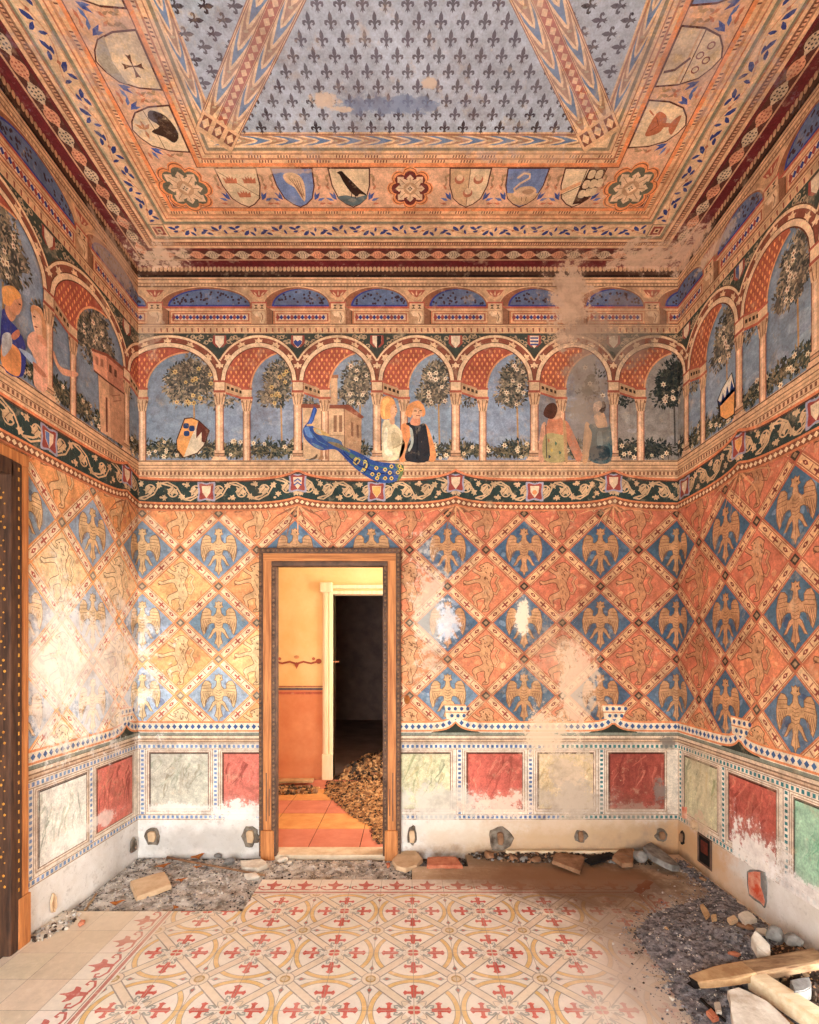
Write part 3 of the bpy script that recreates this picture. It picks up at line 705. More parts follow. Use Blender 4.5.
# ------------------------------------------------------------------ fresco: cornice
def cornice():
    A = Art()
    A.rect(UMIN, 266, UMAX, 334.5, (206, 158, 116), 0)
    u0, u1 = UMIN, UMAX
    A.rect(u0, 266, u1, 268, (150, 30, 40), 1)
    A.rect(u0, 268, u1, 277, (96, 60, 44), 1)
    u = u0
    while u < u1:
        A.ell(u, 269.2, 1.9, 2.6, (214, 164, 118), 2, 8); u += 4.1
    A.rect(u0, 275, u1, 277.4, (60, 38, 30), 2)
    for y, h, c in ((277.4, 2, (220, 172, 128)), (279.4, .9, (150, 104, 74)), (280.3, 2.4, (230, 184, 138)), (282.8, 1, (168, 122, 88)), (283.8, 2.4, (196, 148, 108)), (286.2, 1, (126, 88, 64))):
        A.rect(u0, y, u1, y + h, c, 3)
    u = u0
    while u < u1:
        A.rect(u, 284, u + 1.6, 286, (226, 182, 136), 4); u += 3.4
    for i in range(len(CORB) - 1):
        c0, c1 = CORB[i] + 8, CORB[i + 1] - 8
        # shell-like pendentives above corbel
        k = CORB[i]
        A.poly([(k - 16, 288), (k + 16, 288), (k + 8, 297), (k, 301), (k - 8, 297)], (220, 172, 126), 2)
        A.poly([(k - 9, 290), (k + 9, 290), (k + 5, 295), (k, 297.5), (k - 5, 295)], (188, 84, 50), 4)
        for q in (-1, 0, 1): A.lens(k + q * 2, 296, 5.5, 1.6, -PI / 2 + q * .7, (228, 182, 136), 5)
        a, b = c0 + 6, c1 - 1; m = (a + b) / 2; r = (b - a) / 2
        arc = [(m - r * math.cos(t), 306.4 - 17 * math.sin(t)) for t in (PI * q / 28 for q in range(29))]
        arco = [(m - 4 - (r + 6) * math.cos(t), 306.4 - 19.6 * math.sin(t)) for t in (PI * q / 28 for q in range(29))]
        A.poly(arco, (166, 100, 62), 3); A.line(arco, 1.2, (224, 176, 130), 5)
        A.poly(arc, (110, 128, 156), 6); A.line(arc[:15], 2.2, (52, 74, 150), 7, .8); A.rect(a, 305, b, 306.6, (52, 74, 150), 8)
        for q in range(int(r * 1.1)):
            x = R.uniform(a + 3, b - 3); yt = 306.4 - 17 * math.sqrt(max(0, 1 - ((x - m) / r) ** 2)) + 2
            if yt < 303: A.ell(x, R.uniform(yt, 304), 1.2, 1.2, (86, 66, 76), 8, 7)
        A.rect(c0 - 1, 306.6, c1 + 3, 308.8, (196, 82, 42), 8); A.rect(c0 - 1, 308.8, c1 + 3, 311, (226, 180, 134), 8)
        A.rect(c0 + 6, 311, c1 + 2, 324, (206, 122, 66), 6); A.rect(c0 + 8, 312, c1, 323, (226, 176, 128), 7); A.rect(c0 + 9.5, 313.4, c1 - 1.5, 321.6, (190, 94, 52), 8)
        A.rect(c0 + 11, 314.6, c1 - 3, 320.4, (226, 196, 164), 9)
        n = max(3, int((c1 - c0 - 14) / 6.6)); st = (c1 - c0 - 14) / n
        for q in range(n):
            x = c0 + 11 + (q + .5) * st
            A.poly([(x - st / 2, 314.6), (x - st / 2 + 2.2, 317.5), (x - st / 2, 320.4), (x - st / 2 - 2.2, 317.5)], (176, 52, 42), 10)
            A.poly([(x - 2, 317.5), (x, 315), (x + 2, 317.5), (x, 320)], (48, 70, 142), 11)
        # side of corbel
        A.poly([(c0 - 1, 306.6), (c0 + 6, 311), (c0 + 6, 324), (c0 - 1, 324)], (160, 106, 72), 9); A.rect(c0 + 5.4, 311, c0 + 6.4, 324, (110, 70, 50), 10)
        # corbel block and console
        A.rect(k - 8, 302, k + 8, 306.6, (196, 82, 46), 9); A.rect(k - 7, 303.6, k + 7, 310.4, (226, 184, 140), 10)
        for q in (-1, 1): A.poly([(k + q * 3 - 2, 305), (k + q * 3 + 2, 305), (k + q * 3, 307), (k + q * 3 + 2, 309), (k + q * 3 - 2, 309), (k + q * 3, 307)], (112, 84, 66), 11)
        A.rect(k - 7.6, 310.4, k + 7.6, 324, (206, 158, 116), 10)
        A.poly(smooth([(k - 6, 312), (k + 4, 311.4), (k + 6.4, 316), (k + 5, 323), (k + 1, 323), (k + 2, 318), (k - 3, 316)]), (232, 194, 152), 11)
        A.ell(k - 1.5, 314.6, 3, 2.2, (240, 206, 166), 12, 10); A.line([(k + 2, 313), (k + 4, 317), (k + 2.6, 322)], .8, (150, 100, 70), 13)
    A.rect(u0, 324, u1, 334.5, (224, 178, 132), 12); A.rect(u0, 324, u1, 325, (140, 92, 64), 13); A.rect(u0, 326.6, u1, 327.3, (176, 124, 88), 13); A.rect(u0, 333.6, u1, 334.6, (110, 68, 48), 13)
    u = u0
    while u < u1:
        A.poly([(u, 328.4), (u + 1.7, 328.4), (u + 1.7, 332.4), (u + .6, 332.4)], (166, 84, 56), 13); u += 6.2
    return emit(A, 'painted_cornice')
cornice()

# ------------------------------------------------------------------ fresco: vine frieze and tapestry
def sag(u, peak, low):
    for a, b in zip(PEAKS, PEAKS[1:]):
        if a <= u <= b:
            t = (u - a) / (b - a); e = min(t, 1 - t) * (b - a)
            return low + (peak - low) * math.exp(-e / 17.0)
    return low
def curve(off, peak, low, step=3):
    pts = []; u = UMIN
    while u <= UMAX + step: pts.append((u, sag(u, peak, low) + off)); u += step
    return pts
def band(A, t0, t1, col, L, step=3):
    """t = (peak, low) y of both edges"""
    a = curve(0, *t0, step); b = curve(0, *t1, step)
    for i in range(len(a) - 1): A.poly([a[i], a[i + 1], b[i + 1], b[i]], col, L)
def frieze():
    A = Art()
    band(A, (471, 480), (496, 504), (66, 84, 78), 0)
    A.line(curve(0, 470.5, 480.3), 2.2, (226, 122, 40), 10); A.line(curve(1.9, 470.5, 480.3), .9, (120, 60, 36), 9)
    VC = (216, 178, 134)
    leaf = smooth([(0, 5), (-2, 2.4), (-5, 3), (-4.2, 0), (-6, -2.4), (-2.6, -2.4), (0, -6), (2.6, -2.4), (6, -2.4), (4.2, 0), (5, 3), (2, 2.4)], 1)
    marks = []
    for a, b in zip(PEAKS, PEAKS[1:]): marks += [a, (a + b) / 2]
    for j, m in enumerate(marks):
        nx = marks[j + 1] if j + 1 < len(marks) else m + 78
        y0 = sag(m, 471, 480) + 12
        # vine between the shields: two scroll cells each side
        n = 4; st = (nx - m) / n
        for q in range(n):
            cxu = m + (q + .5) * st; cy = sag(cxu, 471, 480) + 12; up = 1 if (q + j) % 2 else -1
            pts = []
            for t in range(15):
                an = t / 14 * 1.75 * PI; r = 8.2 - 4.6 * t / 14
                pts.append((cxu - st * .5 + st * .5 * min(1, t / 5) + (r * math.sin(an) * .9 if t > 1 else 0), cy + up * r * math.cos(an)))
            A.line(pts, 1.7, VC, 3, 1.0)
            A.line([(cxu - st * .5, cy + up * 8), (cxu - st * .2, cy + up * 9), (cxu + st * .2, cy + up * 4), (cxu + st * .5, cy - up * 8)], 1.5, VC, 2)
            A.shape(leaf, cxu, cy, .95, VC, 4, R.uniform(-.6, .6)); A.line([(cxu - 2, cy + 2), (cxu + 2, cy - 3)], .6, (150, 106, 74), 5)
            A.shape(leaf, cxu + st * .42, cy - up * 5.5, .62, var(VC, 6), 4, R.uniform(0, 6)); A.shape(leaf, cxu - st * .35, cy - up * 6.5, .55, var(VC, 6), 4, R.uniform(0, 6))
            A.ell(cxu + st * .5, cy + up * 7, 1.5, 1.2, VC, 4, 7)
        # shield
        A.shape(smooth([(-8, -9), (0, -7.6), (8, -9), (7.4, 0), (8, 9), (0, 7.6), (-8, 9), (-7.4, 0)], 1), m, y0, 1.08, (176, 172, 186), 7)
        A.shape(smooth([(-7, -8), (0, -6.8), (7, -8), (6.4, 0), (7, 8), (0, 6.8), (-7, 8), (-6.4, 0)], 1), m, y0, .98, (172, 52, 42), 8)
        A.shape([(-4.6, -5.4), (4.6, -5.4), (4, 1), (0, 6.6), (-4, 1)], m, y0, 1, (234, 204, 168), 9)
        if m == 298:
            for q in (0, 1): A.line([(m - 3.6, y0 - 1 + q * 3.6), (m, y0 - 3.6 + q * 3.6), (m + 3.6, y0 - 1 + q * 3.6)], 1.5, (70, 112, 170), 11)
        elif m in (771.5,) or abs(m - 376.75) < 1: A.shape([(-4.6, -5.4), (4.6, -5.4), (4, 1), (0, 6.6), (-4, 1)], m, y0, .9, (240, 164, 50), 11)
        elif abs(m - 13) < 60: A.shape([(-4.6, -5.4), (0, -5.4), (0, 6.6), (-4, 1)], m, y0, .9, (104, 136, 184), 11)
        elif abs(m - 534.25) < 1: A.ell(m, y0 + 1, 2.4, 2.4, (236, 140, 52), 11, 8)
    # bead border
    band(A, (497, 504), (505, 511), (150, 82, 46), 6)
    A.line(curve(0, 497, 504), 1.8, (226, 128, 44), 8); A.line(curve(0, 505, 511), 1.8, (212, 118, 48), 8)
    u = UMIN + 2
    while u < UMAX:
        y = sag(u, 501, 507.5); A.poly([(u - 2.2, y), (u, y - 2.1), (u + 2.2, y), (u, y + 2.1)], (240, 206, 160), 9); u += 5.2
    return emit(A, 'vine_frieze', base=48)
frieze()

EAG = [(0, -160), (12, -148), (26, -154), (24, -128), (34, -116), (14, -106), (20, -70), (40, -48), (56, -52), (54, -86), (72, -106), (100, -110), (120, -80), (132, -20), (128, 40), (110, 90), (97, 72), (92, 36), (76, 14), (52, 2), (32, 4), (26, 34), (44, 48), (60, 84), (80, 118), (58, 112), (40, 82), (20, 62), (16, 100), (30, 150), (12, 160), (0, 190)]
EAG = EAG + [(-x, y) for x, y in EAG[-2:0:-1]]
LION = [(18, -132), (2, -134), (-14, -126), (-34, -116), (-38, -106), (-24, -102), (-32, -94), (-22, -86), (-36, -84), (-58, -98), (-74, -118), (-90, -108), (-82, -92), (-58, -74), (-34, -60), (-34, -44), (-62, -40), (-100, -28), (-122, -32), (-126, -14), (-104, -8), (-66, -18), (-36, -18), (-26, 4), (-16, 24), (-40, 38), (-66, 50), (-78, 70), (-66, 92), (-74, 110), (-92, 122), (-72, 132), (-48, 124), (-48, 100), (-52, 82), (-36, 72), (-14, 66), (-6, 74), (-10, 94), (-2, 116), (-14, 130), (-22, 142), (6, 142), (18, 130), (16, 104), (28, 82), (42, 56), (40, 30), (30, 4), (24, -20), (34, -48), (44, -70), (38, -92), (46, -108), (30, -122)]
LTAIL = [(30, 30), (58, 42), (74, 12), (58, -22), (74, -52), (54, -66), (44, -50)]
def fade_and_light(u, v):
    """how pale the distemper is, from fading plus painted-in light: 0 fresh (right), 1 pale (left, low)"""
    t = 1 - (u - 120) / 420.0
    if u > 640: t = -.1 + .0 * (u - 678)
    t = t * .8 + (v - 620) / 420.0 + mnoise.noise(Vector((u * .02, v * .02, 3.1))) * .35
    if u < UL: t = .8 + (v - 560) / 260.0  # left wall paled further, its bright lighting put into the paint
    if u > 780: t = .1 + (v - 620) / 500.
    return max(0, min(1, t))
def tapestry():
    A = Art()
    A.rect(UMIN, 500, UMAX, 733, (222, 140, 84), 0)
    x0, y0, dx, dy = 142.5, 550.0, 38.15, 36.4
    imin, imax = int((UMIN - x0) / dx) - 2, int((UMAX - x0) / dx) + 2
    P = Art()
    for i in range(imin, imax):
        for j in range(-2, 7):
            if (i + j) % 2: continue
            x, y = x0 + i * dx, y0 + j * dy
            t = fade_and_light(x, y)
            if i % 2 == 0:
                bl = mixc((86, 116, 136), (176, 194, 210), t); bl = var(bl, 7); fig = var(mixc((198, 142, 90), (236, 202, 152), t), 6)
                P.poly([(x - dx, y), (x, y - dy), (x + dx, y), (x, y + dy)], bl, 0)
                for q in range(16):
                    a, r = R.uniform(0, 6.3), R.random() ** .5 * 22
                    P.ell(x + r * math.cos(a), y + r * math.sin(a), R.uniform(1.5, 5), R.uniform(1, 3), var(mixc(bl, R.choice([(60, 80, 120), (190, 200, 214)]), .3), 6), 1 + q % 3, 8, R.uniform(0, 3))
                P.line([(x + a / 7.31, y + b / 7.31) for a, b in EAG], .7, mixc(fig, (92, 62, 44), .55), 7, closed=True)
                P.shape(EAG, x, y, 1 / 7.31, fig, 6)
                dk = mixc(fig, (112, 70, 44), .6)
                for sg in (-1, 1):      # feathering
                    for q in range(5):
                        P.line([(x + sg * (8 + q * 1.7), y - 3 + q * .2), (x + sg * (11 + q * 1.5), y + 8 - abs(q - 2.2) * 1.1 + 1)], .55, dk, 7)
                    for q in range(3): P.line([(x + sg * 7.5, y - 11 + q * 3.2), (x + sg * 16.5, y - 10 + q * 3.2)], .5, dk, 7)
                for q in range(5): P.line([(x - 3, y - 6 + q * 2.6), (x, y - 4.8 + q * 2.6), (x + 3, y - 6 + q * 2.6)], .5, dk, 7)
                P.ell(x + 1.6, y - 17.6, .7, .7, (70, 46, 36), 8, 6); P.line([(x, y + 12), (x, y + 23)], .5, dk, 7)
            else:
                g = mixc((212, 108, 60), (248, 176, 88), t * 1.25)
                if t > .62: g = mixc(g, (246, 226, 194), (t - .62) * 2.6)
                g = var(g, 7); fig = mixc(mixc((200, 148, 96), (246, 222, 182), t), g, .28)
                P.poly([(x - dx, y), (x, y - dy), (x + dx, y), (x, y + dy)], g, 0)
                for q in range(20):
                    a, r = R.uniform(0, 6.3), R.random() ** .5 * 23
                    P.ell(x + r * math.cos(a), y + r * math.sin(a), R.uniform(2, 6), R.uniform(1, 3), var(mixc(g, R.choice([(236, 150, 70), (196, 84, 56), (248, 214, 160)]), .32), 6), 1 + q % 3, 8, R.uniform(0, 3))
                dk = mixc(g, (92, 62, 44), .66 - .2 * t)
                tail = [(x + a / 5.6, y + b / 5.6) for a, b in LTAIL]
                P.line(tail, 3, dk, 5); P.line(tail, 2, fig, 6)
                lp = [(x + a / 5.6, y + b / 5.6) for a, b in smooth(LION, 0)]
                P.poly(lp, fig, 5); P.line(lp, .75, dk, 7, closed=True)
                for q in range(11): P.lens(x + R.uniform(-2, 5), y - 20 + R.uniform(0, 12), R.uniform(2, 4.5), 1, R.uniform(.2, 1.7), dk, 8)
                for q in range(7): P.lens(x + R.uniform(-3, 3), y + R.uniform(-8, 12), R.uniform(3, 6), 1.1, R.uniform(.9, 1.9), mixc(dk, fig, .4), 8)
                for (ax, ay) in ((-20, -2), (-13, -17), (-9, 22), (1, 23)):
                    for q in (-1, 0, 1): P.line([(x + ax, y + ay), (x + ax - 2.4, y + ay + q * 1.3)], .6, dk, 9)
                P.ell(x - 2.6, y - 20, .8, .7, mixc(dk, (40, 30, 26), .5), 8, 6)
    # ribbons
    ang = math.atan2(dy, dx)
    for i in range(imin, imax):
        for j in range(-2, 7):
            if (i + j) % 2 == 0: continue
            x, y = x0 + i * dx, y0 + j * dy
            for sg in (1, -1):
                xe, ye = x + dx, y + sg * dy
                t = fade_and_light((x + xe) / 2, (y + ye) / 2)
                oc = mixc((190, 92, 46), (242, 168, 76), t); ic = mixc((224, 174, 120), (246, 226, 196), t); rc = mixc((142, 52, 38), (206, 84, 56), t)
                P.line([(x, y), (xe, ye)], 10.6, oc, 10 + (sg > 0)); 
                ln = math.hypot(dx, dy); c, s = dx / ln, sg * dy / ln
                def at(a, b): return (x + a * c - b * s, y + a * s + b * c)
                P.line([at(5, 0), at(ln - 5, 0)], 7.6, ic, 12)
                for q in (-1, 1): P.line([at(5, q * 2.9), at(ln - 5, q * 2.9)], .7, mixc(oc, (130, 80, 50), .4), 13)
                n = 3
                for q in range(n):
                    a = 5.5 + (q + .5) * (ln - 11) / n
                    if q % 2 == 0:
                        P.poly([at(a - 3.4, 0), at(a - 1, 1.4), at(a + 1, 1.4), at(a + 3.4, 0), at(a + 1, -1.4), at(a - 1, -1.4)], rc, 14)
                        P.ell(*at(a, 0), .8, .8, ic, 15, 6)
                    else:
                        P.line([at(a - 4, 0), at(a + 4, 0)], 1.5, rc, 14); P.line([at(a, -2.4), at(a, 2.4)], 1.6, rc, 14)
                    P.line([at(a + (ln - 11) / n / 2, -2.2), at(a + (ln - 11) / n / 2, 2.2)], 1, mixc(rc, ic, .3), 14)
            t = fade_and_light(x, y)
            P.poly([(x - 7, y), (x, y - 6.8), (x + 7, y), (x, y + 6.8)], mixc((190, 92, 46), (240, 170, 84), t), 16)
            P.poly([(x - 4.6, y), (x, y - 4.4), (x + 4.6, y), (x, y + 4.4)], mixc((84, 70, 58), (172, 160, 140), t), 17)
            P.poly([(x - 2.4, y), (x, y - 2.2), (x + 2.4, y), (x, y + 2.2)], mixc((170, 132, 94), (226, 206, 176), t), 18)
    for pts, col, L in P.p:
        a, b, c, d = bb(pts)
        if d < 504 or c > 724: continue
        if c < 504: pts = clip(pts, 1, 504, False)
        if pts and d > 724: pts = clip(pts, 1, 724, True)
        if pts: A.p.append((pts, col, L + 2))
    # fold lines fanning from each gathered peak
    for m in PEAKS:
        for k in range(9):
            a = PI * (.08 + .84 * k / 8); ln = R.uniform(20, 44)
            A.line([(m + 2 * math.cos(a), 506), (m + ln * math.cos(a) * .62, 506 + ln * .45 * math.sin(a)), (m + ln * math.cos(a), 506 + ln * math.sin(a))], 2.2, mixc((222, 140, 84), (96, 60, 40), .45) if k % 2 else (226, 160, 100), 22 + k % 3, .2)
    # hem
    A.rect(UMIN, 721.5, UMAX, 732.5, (238, 222, 200), 24)
    for m in PEAKS:
        A.poly([(m - 24, 732), (m - 8, 727), (m, 722), (m + 8, 727), (m + 24, 732), (m + 24, 735), (m - 24, 735)], (70, 76, 66), 25)
    def hem(y): return [(u, y - 9 * math.exp(-min(abs(u - m) for m in PEAKS) / 7.0)) for u in [UMIN + 3 * q for q in range(int((UMAX - UMIN) / 3) + 1)]]
    hb = hem(730.8); ht = hem(722)
    for q in range(len(hb) - 1): A.poly([ht[q], ht[q + 1], hb[q + 1], hb[q]], (236, 220, 196), 26)
    A.line(ht, 1.8, (232, 140, 56), 28); A.line(hb, 1.8, (228, 136, 58), 28)
    u = UMIN
    while u < UMAX:
        e = 9 * math.exp(-min(abs(u - m) for m in PEAKS) / 7.0); y = 726.5 - e
        A.poly([(u - 2.3, y), (u, y - 2.7), (u + 2.3, y), (u, y + 2.7)], var((66, 112, 160), 10), 29); u += 6.1
    for m in PEAKS:           # turned-up hem curl
        A.poly([(m - 11, 705), (m + 10, 705), (m + 13, 710), (m + 8, 719), (m - 9, 719)], (238, 216, 184), 30)
        A.line([(m - 11, 704.8), (m + 10, 705.2)], 1.3, (226, 138, 62), 31); A.line([(m - 10, 712), (m + 11, 712.4)], 1.1, (226, 150, 84), 31)
        for q in range(4): A.ell(m - 6.4 + q * 6.2, 708.6, 1.8, 1.9, (62, 98, 146), 32, 8)
        for q in range(3): A.ell(m - 3.6 + q * 6, 715.6, 1.8, 1.9, (70, 108, 146), 32, 8)
    A.rect(UMIN, 732.4, UMAX, 735, (150, 154, 138), 27)
    return emit(A, 'lozenge_tapestry')
tapestry()

# ------------------------------------------------------------------ fresco: dado
def dado():
    A = Art()
    ED = 820
    A.rect(UMIN, 734, UMAX, ED, (228, 214, 196), 0)
    for y, h, c in ((734.6, 1.2, (122, 108, 92)), (735.8, 2.6, (226, 202, 174)), (738.4, 1.2, (150, 116, 92)), (739.6, 1.6, (216, 184, 152)), (741.2, 1.4, (170, 132, 104))):
        A.rect(UMIN, y, UMAX, y + h, c, 1)
    def dashes(x0, y0, x1, y1, horiz):
        q = x0 if horiz else y0; e = x1 if horiz else y1
        c = (62, 110, 166) if (x0 + x1) / 2 < 600 else (56, 140, 140)
        while q < e:
            if horiz: A.rect(q, y0, q + 2.5, y1, var(c, 12), 3)
            else: A.rect(x0, q, x1, q + 2.5, var(c, 12), 3)
            q += 4.6
    q = UMIN
    while q < UMAX:
        c = (128, 160, 196) if q < 280 else (80, 124, 170) if q < 560 else (64, 142, 142)
        A.rect(q, 744.8, q + 2.6, 747.8, var(c, 12), 3); A.rect(q, 815.4, q + 2.6, 818.4, var(c, 12), 3); q += 4.7
    for y in (743.4, 748.6, 814.2, 819): A.rect(UMIN, y, UMAX, y + .7, (176, 146, 122), 2)
    # panels: (u0, u1, kind)
    P = [(4, 58, 'g'), (72, 127, 'r'), (150, 208, 'g'), (223, 280, 'r'), (396, 450, 'y'), (467, 522, 'r'), (538, 593, 't'), (609, 664, 'r'), (690, 741, 'y'), (757, 810.5, 'r'), (828, 884, 'e'), (900, 956, 'r'), (972, 1028, 'g'), (1044, 1100, 'r'), (1116, 1172, 'g'), (1188, 1244, 'r')]
    P += [(4 - 69 * k, 58 - 69 * k, 'r' if k % 2 else 'g') for k in range(3, 8)]
    for (a, b, k) in P:
        for x in (a - 7.5,):
            A.rect(x - 2.6, 749, x + 2.6, 814, (236, 226, 212), 1)
            c = (128, 160, 196) if x < 280 else (80, 124, 170) if x < 560 else (64, 142, 142)
            y = 750
            while y < 813:
                A.rect(x - 1.4, y, x + 1.4, y + 2.4, var(c, 12), 3); y += 4.4
            A.rect(x - 3.2, 749, x - 2.5, 814, (176, 146, 122), 2); A.rect(x + 2.5, 749, x + 3.2, 814, (176, 146, 122), 2)
        A.rect(a - 3, 750.4, b + 3, 811.6, (196, 164, 138), 1); A.rect(a - 2, 751.2, b + 2, 810.6, (232, 214, 194), 2); A.rect(a - .9, 752, b + .9, 809.4, (150, 112, 90), 3)
        base = {'g': (206, 202, 184), 'r': (200, 80, 60), 'y': (214, 206, 168), 't': (222, 194, 148), 'e': (168, 206, 176)}[k]
        if k == 'g' and a < 100: base = (232, 228, 216)
        if k == 'r' and a < 300: base = (220, 108, 90)
        if k == 'r' and a > 600 and a < 700: base = (166, 60, 42)
        A.rect(a, 752.8, b, 808.6, base, 4)
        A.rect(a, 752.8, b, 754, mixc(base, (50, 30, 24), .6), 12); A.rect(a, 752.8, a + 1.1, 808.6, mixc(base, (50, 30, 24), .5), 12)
        veins = {'g': [(120, 136, 112), (170, 176, 150), (150, 138, 112)], 'r': [(150, 36, 26), (232, 130, 96), (120, 26, 20), (236, 150, 120)], 'y': [(150, 158, 110), (196, 170, 110), (110, 120, 96)], 't': [(196, 150, 90), (236, 216, 180)], 'e': [(84, 166, 122), (206, 226, 206), (120, 180, 140)]}[k]
        for q in range(22):
            x = R.uniform(a + 2, b - 2); y = R.uniform(754, 780); ln = R.uniform(10, 28); pts = []
            for w_ in range(6):
                pts.append((max(a + .6, min(b - .6, x)), min(808, y))); x += R.uniform(-4, 1.4); y += ln / 5
            A.line(pts, R.uniform(.8, 4.2), mixc(base, R.choice(veins), R.uniform(.15, .5)), 5 + q % 6, .3)
    return emit(A, 'marbled_dado')
dado()

# ------------------------------------------------------------------ ceiling
def cpt(side, s, w):
    return {'back': (s, YB - w), 'left': (XL + w, s), 'right': (XR - w, s), 'front': (s, YF + w)}[side]
def f_ceil(x, y, d): return (x, y, ZC - d)
MID = (YB + YF) / 2; CXM = (XL + XR) / 2
SIDES = {'back': (XL, XR), 'left': (YF, YB), 'right': (YF, YB), 'front': (XL, XR)}
def ring4(A, w0, w1, col, L):
    for sd, (a, b) in SIDES.items():
        A.poly([cpt(sd, a + w0, w0), cpt(sd, b - w0, w0), cpt(sd, b - w1, w1), cpt(sd, a + w1, w1)], col, L)
def along(w, st, margin=0.0):
    for sd, (a, b) in SIDES.items():
        a2, b2 = a + w + margin, b - w - margin
        n = max(1, int(round((b2 - a2) / st)))
        for i in range(n):
            yield sd, a2 + (i + .5) * (b2 - a2) / n, i
def csh(A, sd, s, w, pts, col, L):           # local shape: x along the side, y away from the wall
    A.poly([cpt(sd, s + x, w + y) for x, y in pts], col, L)
def ceiling():
    A = Art()
    ring4(A, 0, .97, (232, 192, 150), 0)
    ring4(A, .0, .062, CRIM, 1); ring4(A, .058, .068, (214, 160, 118), 2)
    ring4(A, .068, .15, (110, 56, 44), 1); ring4(A, .15, .17, (124, 26, 36), 1)
    for sd, s, i in along(.108, .111):
        c = (222, 148, 104) if i % 2 else (214, 184, 150); dcol = (176, 84, 56) if i % 2 else (96, 84, 78)
        csh(A, sd, s, .109, [(.043 * math.cos(t), .036 * math.sin(t)) for t in (2 * PI * q / 14 for q in range(14))], c, 2)
        csh(A, sd, s, .109, [(-.062, 0), (-.045, .012), (.045, .012), (.062, 0), (.045, -.012), (-.045, -.012)], c, 2)
        for q in range(3):
            for r_ in range(4):
                csh(A, sd, s - .027 + r_ * .018 + (q % 2) * .004, .109 - .017 + q * .017, [(-.0062, 0), (0, .0062), (.0062, 0), (0, -.0062)], dcol, 3)
    # mouldings between medallions and vine
    for w0, w1, c in ((.17, .19, (232, 182, 134)), (.19, .2, (176, 118, 82)), (.2, .215, (222, 160, 114)), (.215, .226, (150, 96, 68)), (.226, .245, (232, 186, 140)), (.245, .253, (186, 110, 70)), (.253, .266, (150, 138, 112)), (.266, .275, (214, 190, 150)),
                      (.275, .365, (232, 190, 146)), (.365, .374, (200, 150, 110)), (.374, .392, (150, 140, 114)), (.392, .41, (232, 186, 138)), (.41, .418, (200, 110, 60)), (.418, .436, (234, 178, 126)), (.436, .452, (206, 138, 88)), (.452, .472, (234, 180, 128)), (.472, .494, ORANGE)):
        ring4(A, w0, w1, c, 1)
    for w in (.462, .21): 
        for sd, s, i in along(w, .017):
            if (i // 5) % 2 == 0 or w < .3: csh(A, sd, s, w, [(-.004, -.009), (.003, -.009), (.006, .009), (-.001, .009)], (134, 76, 52), 3)
    for sd, s, i in along(.32, .2, .06):        # blue vine
        up = 1 if i % 2 else -1
        pts = [(-.1 + .2 * q / 12, up * .026 * math.cos(PI * q / 12)) for q in range(13)]
        A.line([cpt(sd, s + x, .32 + y) for x, y in pts], .006, (214, 148, 104), 3)
        for (x, y, rot, l) in ((-.07, -up * .018, .5, .04), (-.03, -up * .026, -.4, .035), (.02, up * .016, 2.4, .045), (.06, up * .026, .9, .035), (.085, -up * .01, 1.8, .03), (-.05, up * .004, 2.9, .03)):
            rot *= up; l *= 1.35; c, sn = math.cos(rot), math.sin(rot)
            csh(A, sd, s, .32, [(x + a * l * c - b * l * sn, y + a * l * sn + b * l * c) for a, b in ((-.5, 0), (-.1, .26), (.3, .22), (.5, 0), (.25, -.12), (-.15, -.16))], (52, 74, 138), 4)
        csh(A, sd, s, .32, [(-.012, 0), (0, .01), (.012, 0), (0, -.01)], (190, 104, 64), 4)
    for sx, sy in ((XL + .32, YB - .32), (XR - .32, YB - .32), (XL + .32, YF + .32), (XR - .32, YF + .32)):
        for r_, c, L in ((.052, (150, 132, 104), 4), (.045, (232, 190, 146), 5), (.034, (166, 60, 44), 6), (.018, (232, 190, 146), 7), (.009, (120, 40, 34), 8)):
            A.poly([(sx - r_, sy - r_), (sx + r_, sy - r_), (sx + r_, sy + r_), (sx - r_, sy + r_)], c, L)
    # shield border ground
    ring4(A, .494, .772, (226, 174, 136), 1); ring4(A, .494, .5, (150, 80, 48), 2); ring4(A, .766, .772, (150, 80, 48), 2)
    for w0, w1, c in ((.772, .796, ORANGE), (.796, .815, (236, 186, 136)), (.815, .825, (196, 116, 72)), (.825, .846, (238, 190, 142)), (.846, .853, (186, 120, 84)), (.853, .868, (232, 186, 140)), (.868, .886, (160, 140, 112)), (.886, .9, (236, 196, 150)), (.9, .95, (238, 198, 152)), (.95, .962, (186, 122, 82)), (.962, .972, (236, 190, 140))):
        ring4(A, w0, w1, c, 2)
    for w in (.806, .835):
        for sd, s, i in along(w, .017):
            if (i // 5) % 2 == (w > .82): csh(A, sd, s, w, [(-.004, -.008), (.003, -.008), (.006, .008), (-.001, .008)], (140, 80, 54), 4)
    o = build_polys('border_bands', A.p, f_ceil, W['ceiling'], FRESCO)
    # blue field
    B = Art()
    ix0, ix1, iy0, iy1 = XL + .96, XR - .96, YF + .96, YB - .96
    B.rect(ix0, iy0, ix1, iy1, (184, 196, 206), 0)
    FL = [(0, 40), (7, 24), (8, 10), (4, 2), (12, 8), (22, 6), (24, -6), (18, -14), (12, -10), (16, -4), (10, -2), (5, -8), (4, -14), (10, -30), (3, -24), (0, -36)]
    FL = [(x * 1.3, y * 1.06) for x, y in FL]
    FL = FL + [(-x, y) for x, y in FL[-2:0:-1]]
    hx, hy = (ix1 - ix0) / 2, (iy1 - iy0) / 2; mx, my = (ix0 + ix1) / 2, (iy0 + iy1) / 2
    FK = .00095
    def inside(x, y):
        if abs(x - mx) > hx - .02 or abs(y - my) > hy - .012: return None
        return 'y' if abs(y - my) / hy > abs(x - mx) / hx else 'x'
    r_ = 0; y = iy1 - .035
